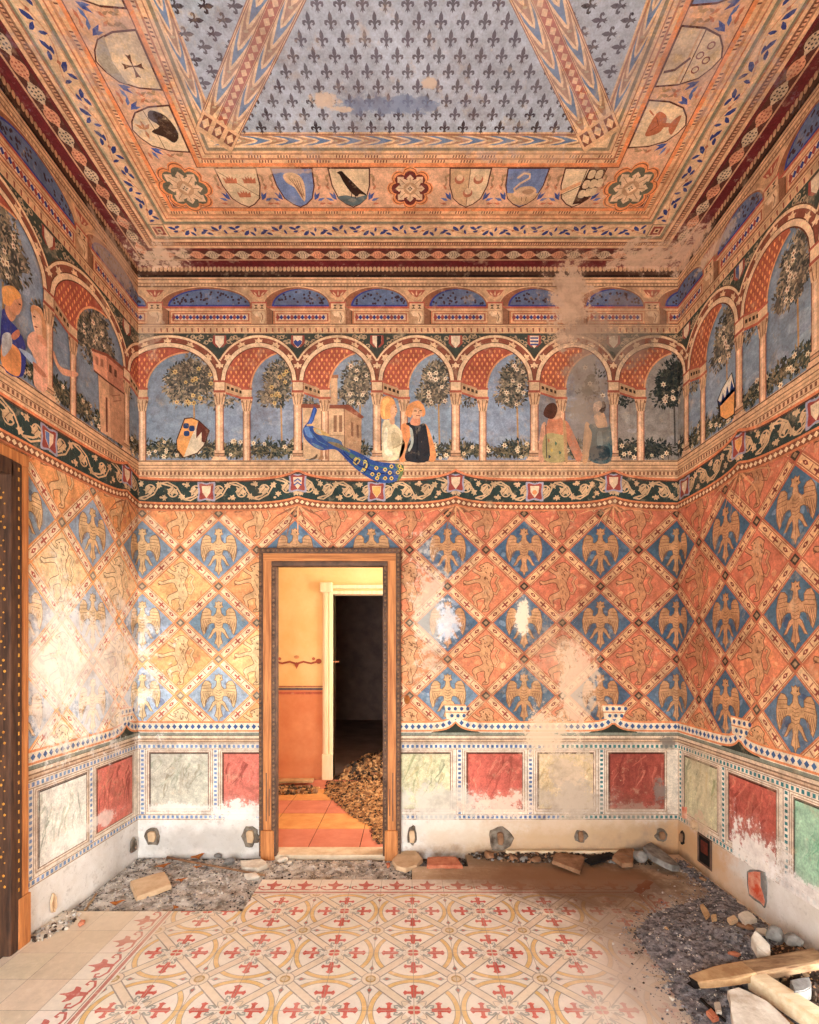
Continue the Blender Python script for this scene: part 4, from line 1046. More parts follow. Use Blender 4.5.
    while y > iy0:
        for k in range(-13, 14):
            x = mx + k * .101 + (r_ % 2) * .0505
            if inside(x, y) == 'y':
                sg = -1 if y > my else 1
                B.poly([(x + a * FK, y + sg * b * FK) for a, b in FL], var((88, 78, 84), 9), 2)
        y -= .066; r_ += 1
    r_ = 0; x = ix0 + .03
    while x < ix1:
        for k in range(-14, 15):
            y = my + k * .101 + (r_ % 2) * .0505
            if inside(x, y) == 'x':
                sg = 1 if x < mx else -1
                B.poly([(x + sg * b * FK, y + a * FK) for a, b in FL], var((88, 78, 84), 9), 2)
        x += .066; r_ += 1
    # bare patch and wet bloom in the far field
    build_polys('fleur_de_lis_field', B.p, f_ceil, W['ceiling'], FRESCO)
    # flame ribbons: along the inner edge and on both diagonals
    C = Art()
    def flame(p, q, w0, w1, st, L):
        """chevron flames in the strip from p to q between offsets w0 and w1"""
        dx, dy = q[0] - p[0], q[1] - p[1]; ln = math.hypot(dx, dy); c, s = dx / ln, dy / ln
        def at(a, b): return (p[0] + a * c - b * s, p[1] + a * s + b * c)
        m = (w0 + w1) / 2; hw = (w1 - w0) / 2
        C.poly([at(0, w0), at(ln, w0), at(ln, w1), at(0, w1)], (240, 202, 156), L)
        n = int(ln / st)
        for i in range(n):
            a = i * ln / n; t = ln / n
            for col, o, wd in (((116, 146, 178), 0, .26), ((190, 140, 106), .5, .28)):
                b = a + o * t
                if b + t * 1.05 > ln: continue
                for sg in (1, -1):
                    C.poly([at(b + t * .1, m + sg * hw * .98), at(b + t * (.1 + wd), m + sg * hw * .98), at(b + t * (.45 + wd), m + sg * hw * .5), at(b + t * (.75 + wd) if t * (.75 + wd) + b < ln else ln, m), at(b + t * .62, m), at(b + t * .5, m + sg * hw * .45)], var(col, 8), L + 1)
            C.ell(*at(a + t * .15, m), .012, .006, (206, 180, 140), L + 2, 8)
    for sd, (a, b) in SIDES.items():
        p, q = cpt(sd, a + .9, .9), cpt(sd, b - .9, .9)
        mid = ((p[0] + q[0]) / 2, (p[1] + q[1]) / 2)
        ins = {'back': -1, 'front': 1, 'left': -1, 'right': 1}[sd]
        flame(p, q, *(sorted((0, ins * .052))), .17, 0)
    lo = .02
    for cx_, cy_ in ((ix0, iy1), (ix1, iy1), (ix0, iy0), (ix1, iy0)):
        p = (mx, my); sx = 1 if cx_ > mx else -1; sy = 1 if cy_ > my else -1
        q = (cx_ + sx * .03, cy_ + sy * .035)
        dx, dy = q[0] - p[0], q[1] - p[1]; ln = math.hypot(dx, dy); c, s = dx / ln, dy / ln
        def at(a, b): return (p[0] + a * c - b * s, p[1] + a * s + b * c)
        C.poly([at(0, -.1), at(ln, -.1), at(ln, .1), at(0, .1)], (236, 190, 142), 4)
        for o in (-.1, -.092, .092, .1, -.026, .026): C.line([at(0, o), at(ln, o)], .004, (168, 100, 66), 6)
        flame(p, q, .03, .088, .2, 7); flame(p, q, -.088, -.03, .2, 7)
        C.poly([at(0, -.022), at(ln, -.022), at(ln, .022), at(0, .022)], (190, 92, 54), 7)
        k = .03
        while k < ln - .02:
            C.poly([at(k - .02, 0), at(k, -.017), at(k + .02, 0), at(k, .017)], (236, 192, 146), 9); k += .044
        C.poly([at(ln - .13, -.1), at(ln, -.1), at(ln, .1), at(ln - .13, .1)], (232, 184, 136), 10)
        for o in (-.066, 0, .066):
            C.poly([at(ln - .11, o - .022), at(ln - .03, o - .022), at(ln - .03, o + .022), at(ln - .11, o + .022)], (150, 84, 58), 11)
            C.poly([at(ln - .105, o), at(ln - .07, o - .02), at(ln - .035, o), at(ln - .07, o + .02)], (236, 196, 150), 12)
    build_polys('flame_ribbons', [(p, c, L + 6) for p, c, L in C.p], f_ceil, W['ceiling'], FRESCO)
    # shield border: rosettes, scrolls and shields
    D = Art()
    def rosette(x, y, r, col):
        def rg(k, n=48, lob=8):
            pts = []
            for q in range(n):
                t = 2 * PI * q / n
                rr = r * k * (1 + .13 * abs(math.cos(lob / 2 * t)) ** 1.4 - (.1 if q % 6 == 3 else 0))
                pts.append((x + rr * math.cos(t) * 1.0, y + rr * math.sin(t)))
            return pts
        D.poly(rg(1.02), (240, 142, 40), 3); D.poly(rg(.97), (150, 78, 42), 4); D.poly(rg(.93), (240, 142, 40), 5); D.poly(rg(.82), col, 6)
        for q in range(8):
            t = 2 * PI * q / 8; L_ = (.84 if q % 2 else .7) * r
            c, s = math.cos(t), math.sin(t)
            D.poly([(x + (a * c - b * s) * L_, y + (a * s + b * c) * L_) for a, b in ((.2, .1), (.5, .26), (.7, .18), (.78, .26), (1.05, 0), (.78, -.26), (.7, -.18), (.5, -.26), (.2, -.1))], (234, 196, 156), 7 + q % 2)
            D.line([(x + c * L_ * .3, y + s * L_ * .3), (x + c * L_ * .85, y + s * L_ * .85)], .004, (176, 122, 88), 9)
        D.ell(x, y, r * .34, r * .34, (206, 158, 116), 10); 
        D.poly([(x - r * .24, y), (x, y - r * .24), (x + r * .24, y), (x, y + r * .24)], (240, 206, 168), 11)
        for a, b in ((.07, 0), (-.07, 0), (0, .07), (0, -.07)): D.ell(x + a * r, y + b * r, .005, .005, (70, 60, 60), 12, 6)
    for sx in (XL + .64, XR - .64):
        for sy in (YB - .635, YF + .635):
            rosette(sx, sy, .148, (128, 120, 98))
            dx = -1 if sx < 0 else 1; dy = 1 if sy > 1 else -1
            D.poly([(sx + dx * .135, sy + dy * .02), (sx + dx * .135, sy + dy * .13), (sx + dx * .02, sy + dy * .13)], (120, 36, 32), 2)
            D.line([(sx + dx * .12, sy + dy * .05), (sx + dx * .1, sy + dy * .1), (sx + dx * .05, sy + dy * .12)], .012, (226, 186, 146), 3)
    rosette(.01, YB - .633, .125, (130, 32, 34))
    rosette(.01, YF + .633, .125, (130, 32, 34))
    rosette(XL + .633, MID, .125, (130, 32, 34)); rosette(XR - .633, MID, .125, (130, 32, 34))
    SH = [(-.128, .265), (.128, .265), (.12, .15), (.09, .06), (.045, .018), (0, -.004), (-.045, .018), (-.09, .06), (-.12, .15)]
    SHI = [(x * .93, y * .94 + .008) for x, y in SH]
    spots = [('back', -1.035, 'crowns'), ('back', -.70, 'wing'), ('back', -.357, 'raven'), ('back', .372, 'crescents'), ('back', .718, 'swan'), ('back', 1.06, 'checks'),
             ('left', 2.745, 'wolf'), ('left', 2.425, 'lily'), ('left', 2.10, 'plain'), ('right', 2.72, 'chalice'), ('right', 2.41, 'cross'), ('right', 2.09, 'bluebend')]
    for sd in ('left', 'right'):
        for k, kd in enumerate(('crowns', 'plain', 'plain', 'crowns', 'plain', 'lily')): 
            yy = (1.83 if k == 0 else 1.19 - (k - 1) * .32)
            if yy > .3: spots.append((sd, yy, kd))
    labels = {'crowns': 'cream shield with three orange crowns', 'wing': 'blue shield with a feathered wing', 'raven': 'cream shield with a black raven', 'crescents': 'cream shield with three orange crescents', 'swan': 'blue shield with a pale swan', 'checks': 'cream shield with brown chequered half', 'wolf': 'shield with dark animal above orange lily', 'lily': 'cream shield with small brown cross lily', 'plain': 'plain cream shield', 'chalice': 'cream shield with orange chalice', 'cross': 'cream shield with brown bars and scrolls', 'bluebend': 'blue shield with cream bend'}
    for sd, s, kd in spots:                      # scrolls between the shields
        for sg in (-1, 1):
            for (x, y, l, rot, col) in ((.1, .05, .07, .9, (64, 92, 160)), (.12, .045, .055, .4, (96, 128, 182)), (.11, .06, .05, 1.5, (84, 110, 168)), (.125, .02, .05, .2, (206, 112, 66)), (.14, .17, .05, 1.4, (182, 140, 100)), (.15, .2, .05, 2.4, (190, 150, 108)), (.135, .12, .045, 1.0, (206, 118, 70)), (.15, .14, .04, 2.0, (176, 132, 98))):
                c, sn = math.cos(rot), math.sin(rot)
                csh(D, sd, s, .503, [(sg * (x + a * l * c - b * l * sn), y + a * l * sn + b * l * c) for a, b in ((0, 0), (.35, .2), (1, 0), (.4, -.16))], col, 3 + int(x * 100) % 3)
    par = build_polys('shield_border', D.p, f_ceil, W['ceiling'], FRESCO)
    for sd, s, kd in spots:
        E = Art(); T = lambda pts, col, L: csh(E, sd, s, .505, pts, col, L)
        Ln = lambda pts, w, col, L: E.line([cpt(sd, s + x, .505 + y) for x, y in pts], w, col, L)
        fl = 1 if sd in ('back', 'right') else -1
        X = lambda pts: [(fl * x, y) for x, y in pts]
        ground = (232, 202, 162)
        if kd in ('wing', 'swan', 'bluebend'): ground = (128, 150, 188)
        T(SH, (112, 52, 36), 0); T(SHI, ground, 1)
        if kd == 'crowns':
            Ln([(-.115, .24), (.1, .07)], .004, (140, 90, 64), 2)
            for cx_, cy_ in ((-.055, .185), (.06, .185), (.0, .09)):
                T([(cx_ + a, cy_ + b) for a, b in ((-.036, -.02), (.036, -.02), (.042, .02), (.022, .004), (.018, .026), (.006, .008), (0, .032), (-.006, .008), (-.018, .026), (-.022, .004), (-.042, .02))], (206, 110, 56), 3)
        elif kd == 'wing':
            T(smooth(X([(-.06, .22), (.0, .235), (.05, .2), (.055, .12), (.035, .04), (.01, .09), (-.01, .14), (-.05, .17)]), 1), (224, 184, 142), 3)
            for q in range(5): Ln(X([(-.03 + q * .016, .2 - q * .004), (.0 + q * .01, .15 - q * .018), (.03, .06 + q * .008)]), .004, (160, 108, 76), 4)
        elif kd == 'raven':
            T(SHI[2:8] and [(-.1, .075), (-.04, .085), (.03, .07), (.1, .09), (.085, .06), (.045, .024), (0, .006), (-.045, .024), (-.085, .06)], (112, 128, 128), 2)
            T(smooth(X([(-.075, .235), (-.045, .245), (-.025, .22), (.01, .18), (.05, .13), (.095, .085), (.05, .095), (.03, .075), (.0, .1), (-.02, .13), (-.045, .18), (-.06, .222)]), 1), (62, 40, 34), 4)
            Ln(X([(.0, .1), (-.005, .07)]), .005, (60, 40, 34), 4); Ln(X([(.02, .09), (.02, .065)]), .005, (60, 40, 34), 4)
            T(smooth([(-.03, .05), (0, .065), (.025, .05), (0, .035)], 1), (150, 150, 140), 3)
        elif kd == 'crescents':
            T(X([(-.118, .256), (0, .256), (0, .01), (-.045, .026), (-.085, .064), (-.112, .15)]), (214, 172, 128), 2); Ln([(0, .256), (0, .01)], .004, (120, 70, 50), 3)
            for cx_, cy_ in ((-.06, .19), (.055, .19), (.0, .1)):
                E.ell(*cpt(sd, s + cx_, .505 + cy_), .03, .03, (196, 108, 66), 4); E.ell(*cpt(sd, s + cx_, .505 + cy_ + .012), .021, .021, (228, 192, 152), 5)
        elif kd == 'swan':
            T([(-.1, .1), (.1, .1), (.085, .064), (.045, .026), (0, .01), (-.045, .026), (-.085, .064)], (214, 172, 128), 2)
            T(smooth(X([(-.06, .1), (-.02, .14), (.05, .145), (.085, .11), (.05, .075), (-.03, .07)]), 1), (226, 186, 146), 4)
            Ln(X([(-.045, .1), (-.06, .13), (-.03, .165), (.02, .2), (.015, .225), (-.02, .23), (-.055, .2)]), .013, (232, 194, 154), 5)
            Ln(X([(.0, .075), (.005, .045)]), .005, (150, 110, 84), 5); Ln(X([(.03, .075), (.03, .045)]), .005, (150, 110, 84), 5); T(smooth(X([(-.01, .11), (.04, .13), (.07, .11), (.03, .09)]), 1), (200, 152, 114), 6)
        elif kd == 'checks':
            T(X([(.02, .256), (.118, .256), (.11, .15), (.085, .064), (.045, .026), (0, .02), (0, .08)]), (90, 50, 38), 2)
            for q, (a, b) in enumerate(((.03, .2), (.075, .2), (.02, .135), (.06, .14), (.098, .145), (.015, .07), (.05, .08), (.08, .085))):
                T(smooth([(a, b), (a + .034, b), (a + .034, b + .046), (a, b + .046)], 1), (228, 196, 156), 3)
            T([(-.11, .12), (.0, .18), (.0, .155), (-.106, .09)], (222, 160, 110), 2); Ln([(-.1, .085), (.01, .15)], .005, (112, 60, 42), 4); Ln([(.01, .256), (.0, .02)], .005, (112, 60, 42), 4)
        elif kd == 'wolf':
            T(smooth(X([(-.07, .2), (-.02, .245), (.07, .22), (.1, .15), (.06, .12), (.02, .16), (-.01, .1), (-.04, .16)]), 1), (84, 58, 44), 3)
            Ln(X([(-.11, .13), (.0, .125), (.1, .11)]), .004, (130, 90, 66), 2)
            for rot in (-.9, 0, .9, 3.14): T(X([(-.0 + .05 * math.cos(rot) * a - .05 * math.sin(rot) * b, .07 + .05 * math.sin(rot) * a + .05 * math.cos(rot) * b) for a, b in ((0, 0), (.5, .2), (1, 0), (.5, -.2))]), (206, 128, 64), 3)
        elif kd == 'lily':
            for rot in (0, 1.57, 3.14, 4.71): T([(.02 + .05 * math.cos(rot) * a - .05 * math.sin(rot) * b, .17 + .05 * math.sin(rot) * a + .05 * math.cos(rot) * b) for a, b in ((0, .04), (.5, .1), (1, .28), (.9, 0), (1, -.28), (.5, -.1), (0, -.04))], (122, 74, 52), 3)
            T([(-.1, .1), (.0, .08), (.1, .1), (.085, .064), (.045, .026), (0, .01), (-.045, .026), (-.085, .064)], (186, 170, 150), 2)
        elif kd == 'chalice':
            c1 = (196, 104, 44)
            T(smooth(X([(-.06, .19), (.05, .2), (.055, .16), (.03, .12), (-.03, .12), (-.06, .15)]), 1), c1, 3); T(X([(-.012, .13), (.012, .13), (.01, .07), (-.01, .07)]), c1, 3); T(smooth(X([(-.05, .05), (.05, .05), (.02, .085), (-.02, .085)]), 1), c1, 3)
            Ln(X([(-.05, .2), (-.075, .235)]), .007, c1, 3); Ln(X([(-.04, .18), (0, .15), (.03, .18)]), .004, (140, 66, 32), 4)
        elif kd == 'cross':
            Ln([(-.115, .14), (.115, .14)], .006, (112, 60, 44), 3); Ln([(0, .15), (.05, .2), (.06, .25)], .012, (112, 56, 44), 3); Ln([(-.11, .16), (.11, .16)], .01, (224, 170, 120), 2)
            for cx_, cy_ in ((-.05, .08), (.01, .07), (.05, .1), (-.01, .11)): E.ring(*cpt(sd, s + cx_, .505 + cy_), .016, .014, .006, (150, 64, 54), 4, 9)
        elif kd == 'bluebend':
            T([(-.02, .256), (.05, .256), (.04, .02), (-.01, .02)], (232, 196, 150), 3); Ln([(-.025, .256), (-.014, .02)], .006, (112, 52, 36), 4); Ln([(.055, .256), (.044, .03)], .006, (60, 84, 150), 4)
        o = build_polys('painted_shield', [(p, c, L + 14) for p, c, L in E.p], f_ceil, par, FRESCO)
        o['label'] = labels[kd] + ' on the ceiling'
ceiling()

# ------------------------------------------------------------------ floor
def f_floor(x, y, d): return (x, y, d)
GX, GY, TS = .0235, 2.92, .2
def intact(i, j):
    """tile i, j of the 20 cm grid; x from GX + i*TS, y from GY + j*TS"""
    if j >= 0 and i < -5: return False
    if j >= 2 and i < 0: return False
    if j == 3 and i in (0, 1): return False
    return True
def floor():
    A = Art()
    i0, i1 = -11, 10; j0, j1 = -19, 4
    bm = bmesh.new()
    def kind(i, j):
        if -7 <= i <= 6 and j <= 0: return 'f'
        if -8 <= i <= 7 and j <= 1: return 'b'
        return 'p'
    CB = (246, 236, 220); RD = (214, 108, 94); GR = (172, 172, 160); YL = (238, 200, 134); OUT = (186, 170, 154)
    def clipt(pts, x0, y0, x1, y1):
        for ax, v, k in ((0, x0, False), (0, x1, True), (1, y0, False), (1, y1, True)):
            pts = clip(pts, ax, v, k)
            if not pts: return None
        return pts
    # one 40 cm repeat round its circle centre, drawn once, then cut into four tiles
    T = Art(); u = .4
    T.ring(0, 0, .187, .187, .026, OUT, 1, 48); T.ring(0, 0, .187, .187, .019, YL, 2, 48)
    for q in range(4):
        t = PI / 4 + q * PI / 2; c, s = math.cos(t), math.sin(t)
        def at(a, b): return (a * c - b * s, a * s + b * c)
        T.poly([at(.045, -.024), at(.285, -.024), at(.285, .024), at(.045, .024)], (170, 158, 144), 3); T.poly([at(.045, -.018), at(.285, -.018), at(.285, .018), at(.045, .018)], (240, 222, 196), 4)
    for q in range(4):
        t = q * PI / 2; c, s = math.cos(t), math.sin(t)
        def at(a, b): return (a * c - b * s, a * s + b * c)
        # cross with budded arms
        T.poly([at(a, b) for a, b in ((.075, -.008), (.1, -.012), (.1, -.03), (.092, -.04), (.108, -.048), (.124, -.04), (.116, -.03), (.116, -.012), (.14, -.012), (.15, -.02), (.162, 0), (.15, .02), (.14, .012), (.116, .012), (.116, .03), (.124, .04), (.108, .048), (.092, .04), (.1, .03), (.1, .012), (.075, .008))], RD, 5)
        for sg in (-1, 1):
            T.line([at(.05, sg * .012), at(.07, sg * .028), at(.085, sg * .026), at(.082, sg * .014), at(.07, sg * .012)], .009, GR, 5)
            # curl joining the straps
            T.line([at(.055, sg * .052), at(.05, sg * .03), at(.036, sg * .012)], .004, OUT, 5)
        # bud towards the neighbouring node
    T.poly([(-.03, -.012), (-.012, -.03), (.012, -.03), (.03, -.012), (.03, .012), (.012, .03), (-.012, .03), (-.03, .012)], (240, 220, 192), 6)
    for sx in (-1, 1):
        for sy in (-1, 1):
            T.poly([(sx * .003, sy * .004), (sx * .024, sy * .004), (sx * .026, sy * .016), (sx * .014, sy * .024), (sx * .003, sy * .022)], RD, 7)
            T.ell(sx * .2, sy * .2, .046, .046, OUT, 6, 20); T.ell(sx * .2, sy * .2, .041, .041, (242, 224, 198), 7, 20); T.ring(sx * .2, sy * .2, .021, .021, .009, (200, 164, 104), 8, 14); T.ell(sx * .2, sy * .2, .016, .016, (226, 202, 164), 8, 12)
            for (bx, by, rot) in ((sx * .2, sy * .122, 1), (sx * .122, sy * .2, 0)):
                pts = [(-.026, 0), (-.006, .013), (.026, 0), (-.006, -.013)]
                T.poly([(bx + (b if rot else a * -sx), by + (a * -sy if rot else b)) for a, b in pts], GR, 5)
                T.poly([(bx + (b * .6 if rot else a * -sx * .55), by + (a * -sy * .55 if rot else b * .6)) for a, b in pts], (204, 104, 88), 6)
    # border motif, local: x along, y outwards 0..0.2 from the field
    def border_motif(fn, L=2):
        P = lambda pts, col, l: A.poly([fn(*p) for p in pts], col, l)
        Lw = lambda pts, w, col, l: A.line([fn(*p) for p in pts], w, col, l)
        P([(0, .012), (.2, .012), (.2, .03), (0, .03)], (208, 142, 126), L); P([(0, .036), (.2, .036), (.2, .041), (0, .041)], (170, 150, 134), L)
        RB = (208, 118, 106)
        P(smooth([(.09, .06), (.11, .06), (.116, .1), (.14, .11), (.15, .14), (.125, .135), (.11, .15), (.1, .185), (.09, .15), (.075, .135), (.05, .14), (.06, .11), (.084, .1)], 1), RB, L)
        for sg in (-1, 1):
            Lw([(.1 + sg * .01, .062), (.1 + sg * .05, .056), (.1 + sg * .085, .075), (.1 + sg * .085, .1), (.1 + sg * .065, .105), (.1 + sg * .06, .09)], .012, RB, L + 1)
        P([(0, .075), (.012, .09), (0, .105)], (150, 146, 134), L); P([(.2, .075), (.188, .09), (.2, .105)], (150, 146, 134), L)
    for i in range(i0, i1 + 1):
        for j in range(j0, j1):
            x0, y0 = GX + i * TS, GY + j * TS; x1, y1 = x0 + TS, y0 + TS
            cx0, cx1, cy0, cy1 = max(x0, XL), min(x1, XR), max(y0, YF), min(y1, YB)
            if cx1 - cx0 < .01 or cy1 - cy0 < .005 or not intact(i, j): continue
            k = kind(i, j)
            vs = [bm.verts.new(p) for p in ((cx0, cy0, -.035), (cx1, cy0, -.035), (cx1, cy1, -.035), (cx0, cy1, -.035), (cx0, cy0, 0), (cx1, cy0, 0), (cx1, cy1, 0), (cx0, cy1, 0))]
            for f in ((4, 5, 6, 7), (0, 1, 5, 4), (1, 2, 6, 5), (2, 3, 7, 6), (3, 0, 4, 7)): bm.faces.new([vs[q] for q in f])
            g = .0012
            basec = var(CB, 5) if k != 'p' else var((230, 212, 186) if j < 2 else (206, 176, 142), 7)
            A.rect(cx0, cy0, cx1, cy1, (170, 150, 130), 0); A.rect(cx0 + g, cy0 + g, cx1 - g, cy1 - g, basec, 1)
            if k == 'f':
                ccx = GX + (i if i % 2 else i + 0) * TS
                # circle centres at GX + even steps
                ccx = GX + (i if i % 2 == 0 else i + 1) * TS; ccy = GY + (j if j % 2 == 0 else j + 1) * TS
                for pts, col, L in T.p:
                    q = [(ccx + a, ccy + b) for a, b in pts]
                    q = clipt(q, cx0 + g, cy0 + g, cx1 - g, cy1 - g)
                    if q: A.poly(q, var(col, 4), L + 1)
            elif k == 'b':
                bx, by = i in (-8, 7), j == 1
                if bx and by:
                    A.line([(x0 + .02 if i < 0 else x1 - .02, y1 - .02), (x0 + .18 if i < 0 else x1 - .18, y0 + .02)], .05, (204, 96, 84), 3); A.ell(x0 + .1, y0 + .1, .04, .04, (204, 96, 84), 4)
                elif by: border_motif(lambda a, b: (x0 + a, y0 + b))
                elif i == -8: border_motif(lambda a, b: (x1 - b, y0 + a))
                else: border_motif(lambda a, b: (x0 + b, y0 + a))
    me = obj('patterned_tiles', bm, FLOORM, W['floor'])
    ca = me.data.color_attributes.new('paint', 'FLOAT_COLOR', 'CORNER')
    ca.data.foreach_set('color', np.tile(np.array([*lin((170, 146, 120)), 1], dtype=np.float32), len(me.data.loops)))
    build_polys('tile_pattern', A.p, f_floor, me, FLOORM)
floor()

# ------------------------------------------------------------------ doors and the rooms beyond
def frame_door1():
    root = bpy.data.objects.new('door_1', None); COL.objects.link(root)
    props(root, 'carved brown wooden casing of the open doorway in far wall', 'door frame', kind='structure')
    x0, x1 = (D1[0] - CX) / S, (D1[1] - CX) / S; zt = (854 - D1[2]) / S; y = YB
    w = 18 / S
    yf = y - .035
    bm = bmesh.new()
    def prof(side):            # a jamb: outer bead, flat, inner bead, lining
        xs = x0 if side < 0 else x1; s = -side
        bm = bmesh.new()
        box(bm, (min(xs + s * 4 / S, xs + s * 12 / S), yf - .006, .0), (max(xs + s * 4 / S, xs + s * 12 / S), y + .12, zt - 12 / S)); o = obj('jamb', bm, M_WOOD, root)
        bm = bmesh.new()
        box(bm, (min(xs - s * 0 / S, xs + s * 4 / S), yf - .016, 0), (max(xs - s * 1 / S, xs + s * 4 / S), y + .0, zt - 4.5 / S)); bevel(bm, .008, 3)
        o2 = obj('outer_moulding', bm, M_DARK, root, True)
        bm = bmesh.new(); z = .04
        while z < zt - .03:
            r = bmesh.ops.create_icosphere(bm, subdivisions=1, radius=.011)
            for v in r['verts']: v.co = Vector((v.co.x + xs + s * 1.5 / S, v.co.y + yf - .018, v.co.z * 1.3 + z))
            z += .036
        obj('bead_row', bm, M_BEAD, o2)
        bm = bmesh.new()
        box(bm, (min(xs + s * 12 / S, xs + s * 17 / S), yf - .012, 0), (max(xs + s * 12 / S, xs + s * 17 / S), y + .03, zt - 17 / S)); bevel(bm, .006, 2)
        o3 = obj('inner_moulding', bm, M_DARK, root, True)
        bm = bmesh.new(); z = .03
        while z < zt - .13:
            r = bmesh.ops.create_icosphere(bm, subdivisions=1, radius=.009)
            for v in r['verts']: v.co = Vector((v.co.x + xs + s * 14.5 / S, v.co.y + yf - .014, v.co.z * 1.4 + z))
            z += .034
        obj('bead_row', bm, M_BEAD, o3)
        bm = bmesh.new()
        box(bm, (min(xs + s * 2 / S, xs + s * 15 / S), yf - .026, -.03), (max(xs + s * 2 / S, xs + s * 15 / S), y, 26 / S)); bevel(bm, .004, 1)
        obj('plinth_block', bm, M_WOOD, root)
        bm = bmesh.new()       # narrow dark grooves near the foot
        box(bm, (xs + s * 7 / S - .004, yf - .0075, .26), (xs + s * 7 / S + .004, yf, .62)); box(bm, (xs + s * 10 / S - .003, yf - .0075, .3), (xs + s * 10 / S + .003, yf, .5))
        obj('groove', bm, M_DARK, root)
    prof(-1); prof(1)
    bm = bmesh.new(); box(bm, (x0 + 4 / S, yf - .0065, zt - 12 / S), (x1 - 4 / S, y + .12, zt - 4 / S)); obj('head', bm, M_WOODH, root)
    bm = bmesh.new(); box(bm, (x0 - 1 / S, yf - .02, zt - 4.5 / S), (x1 + 1 / S, y, zt + 1 / S)); bevel(bm, .008, 3); o = obj('outer_moulding', bm, M_DARK, root, True)
    bm = bmesh.new(); x = x0
    while x < x1:
        r = bmesh.ops.create_icosphere(bm, subdivisions=1, radius=.011)
        for v in r['verts']: v.co = Vector((v.co.x * 1.3 + x, v.co.y + yf - .022, v.co.z + zt - 1.8 / S))
        x += .036
    obj('bead_row', bm, M_BEAD, o)
    bm = bmesh.new(); box(bm, (x0 + 12 / S, yf - .012, zt - 17 / S), (x1 - 12 / S, y + .03, zt - 12 / S)); bevel(bm, .006, 2); obj('inner_moulding', bm, M_DARK, root, True)
    bm = bmesh.new(); box(bm, (x0 + 12 / S, y - .03, -.06), (x1 - 12 / S, y + .12, .006)); bevel(bm, .006, 2)
    obj('threshold', bm, M_SILL, root)
frame_door1()

def frame_door2():
    root = bpy.data.objects.new('door_2', None); COL.objects.link(root)
    props(root, 'dark wooden doorway lining with gold studs at left edge', 'door frame', kind='structure')
    zt = 2.555; ya, yb2 = YB - (UL - D2[0]) / S, YB - (UL - D2[1]) / S
    yi = 2.488; yj = ya + (yb2 - yi)
    W_ = .05
    for (y0, y1, sgn) in ((yi, yb2, 1), (ya, yj, -1)):
        bm = bmesh.new(); ye = y1 - W_ if sgn > 0 else y0 + W_
        a, b = (ye, y1) if sgn > 0 else (y0, ye)
        box(bm, (XL - .02, a, 0), (XL + .03, b, zt - .06)); bevel(bm, .006, 2); obj('jamb', bm, M_WOOD, root)
        bm = bmesh.new(); a, b = (yi, ye) if sgn > 0 else (ye, yj)
        box(bm, (XL - .28, a, -.02), (XL + .036, b, zt - .06)); bevel(bm, .012, 3); o = obj('studded_lining', bm, M_DARKB, root)
        bm = bmesh.new(); m = (a + b) / 2 + sgn * .014
        z = .3
        while z < zt - .1:
            box(bm, (XL + .03, m - .004, z), (XL + .0385, m + .004, z + .018)); z += .05
        obj('gold_inlay', bm, M_GOLD, o)
        bm = bmesh.new(); z = .35; yy = yi if sgn > 0 else yj; q = 0
        while z < zt - .2:
            for x, dz in ((XL + .008, 0), (XL - .01, .03), (XL - .03, 0), (XL + .002, .055), (XL - .02, .075)):
                r = bmesh.ops.create_icosphere(bm, subdivisions=1, radius=.005 if q % 3 else .008)
                for v in r['verts']: v.co = Vector((v.co.x + x, v.co.y * .5 + yy, v.co.z + z + dz)); 
                q += 1
            z += .12
        obj('gold_stud', bm, M_GOLD, o)['kind'] = 'stuff'
        bm = bmesh.new(); box(bm, (XL - .0, (yb2 - .08 if sgn > 0 else ya - .005), 0), (XL + .038, (yb2 + .005 if sgn > 0 else ya + .08), .26)); bevel(bm, .005, 2); obj('plinth_block', bm, M_WOOD, root)
    bm = bmesh.new(); box(bm, (XL - .02, ya, zt - .06), (XL + .032, yb2, zt)); bevel(bm, .006, 2); obj('head', bm, M_WOOD, root)
    bm = bmesh.new(); box(bm, (XL - .28, yj - .02, zt - .14), (XL + .036, yi + .02, zt - .06)); obj('head_lining', bm, M_DARKB, root)
    bm = bmesh.new(); box(bm, (XL - .3, ya + .02, 0), (XL - .26, yb2 - .02, zt)); obj('door_leaf', bm, M_DARKB, root)
frame_door2()

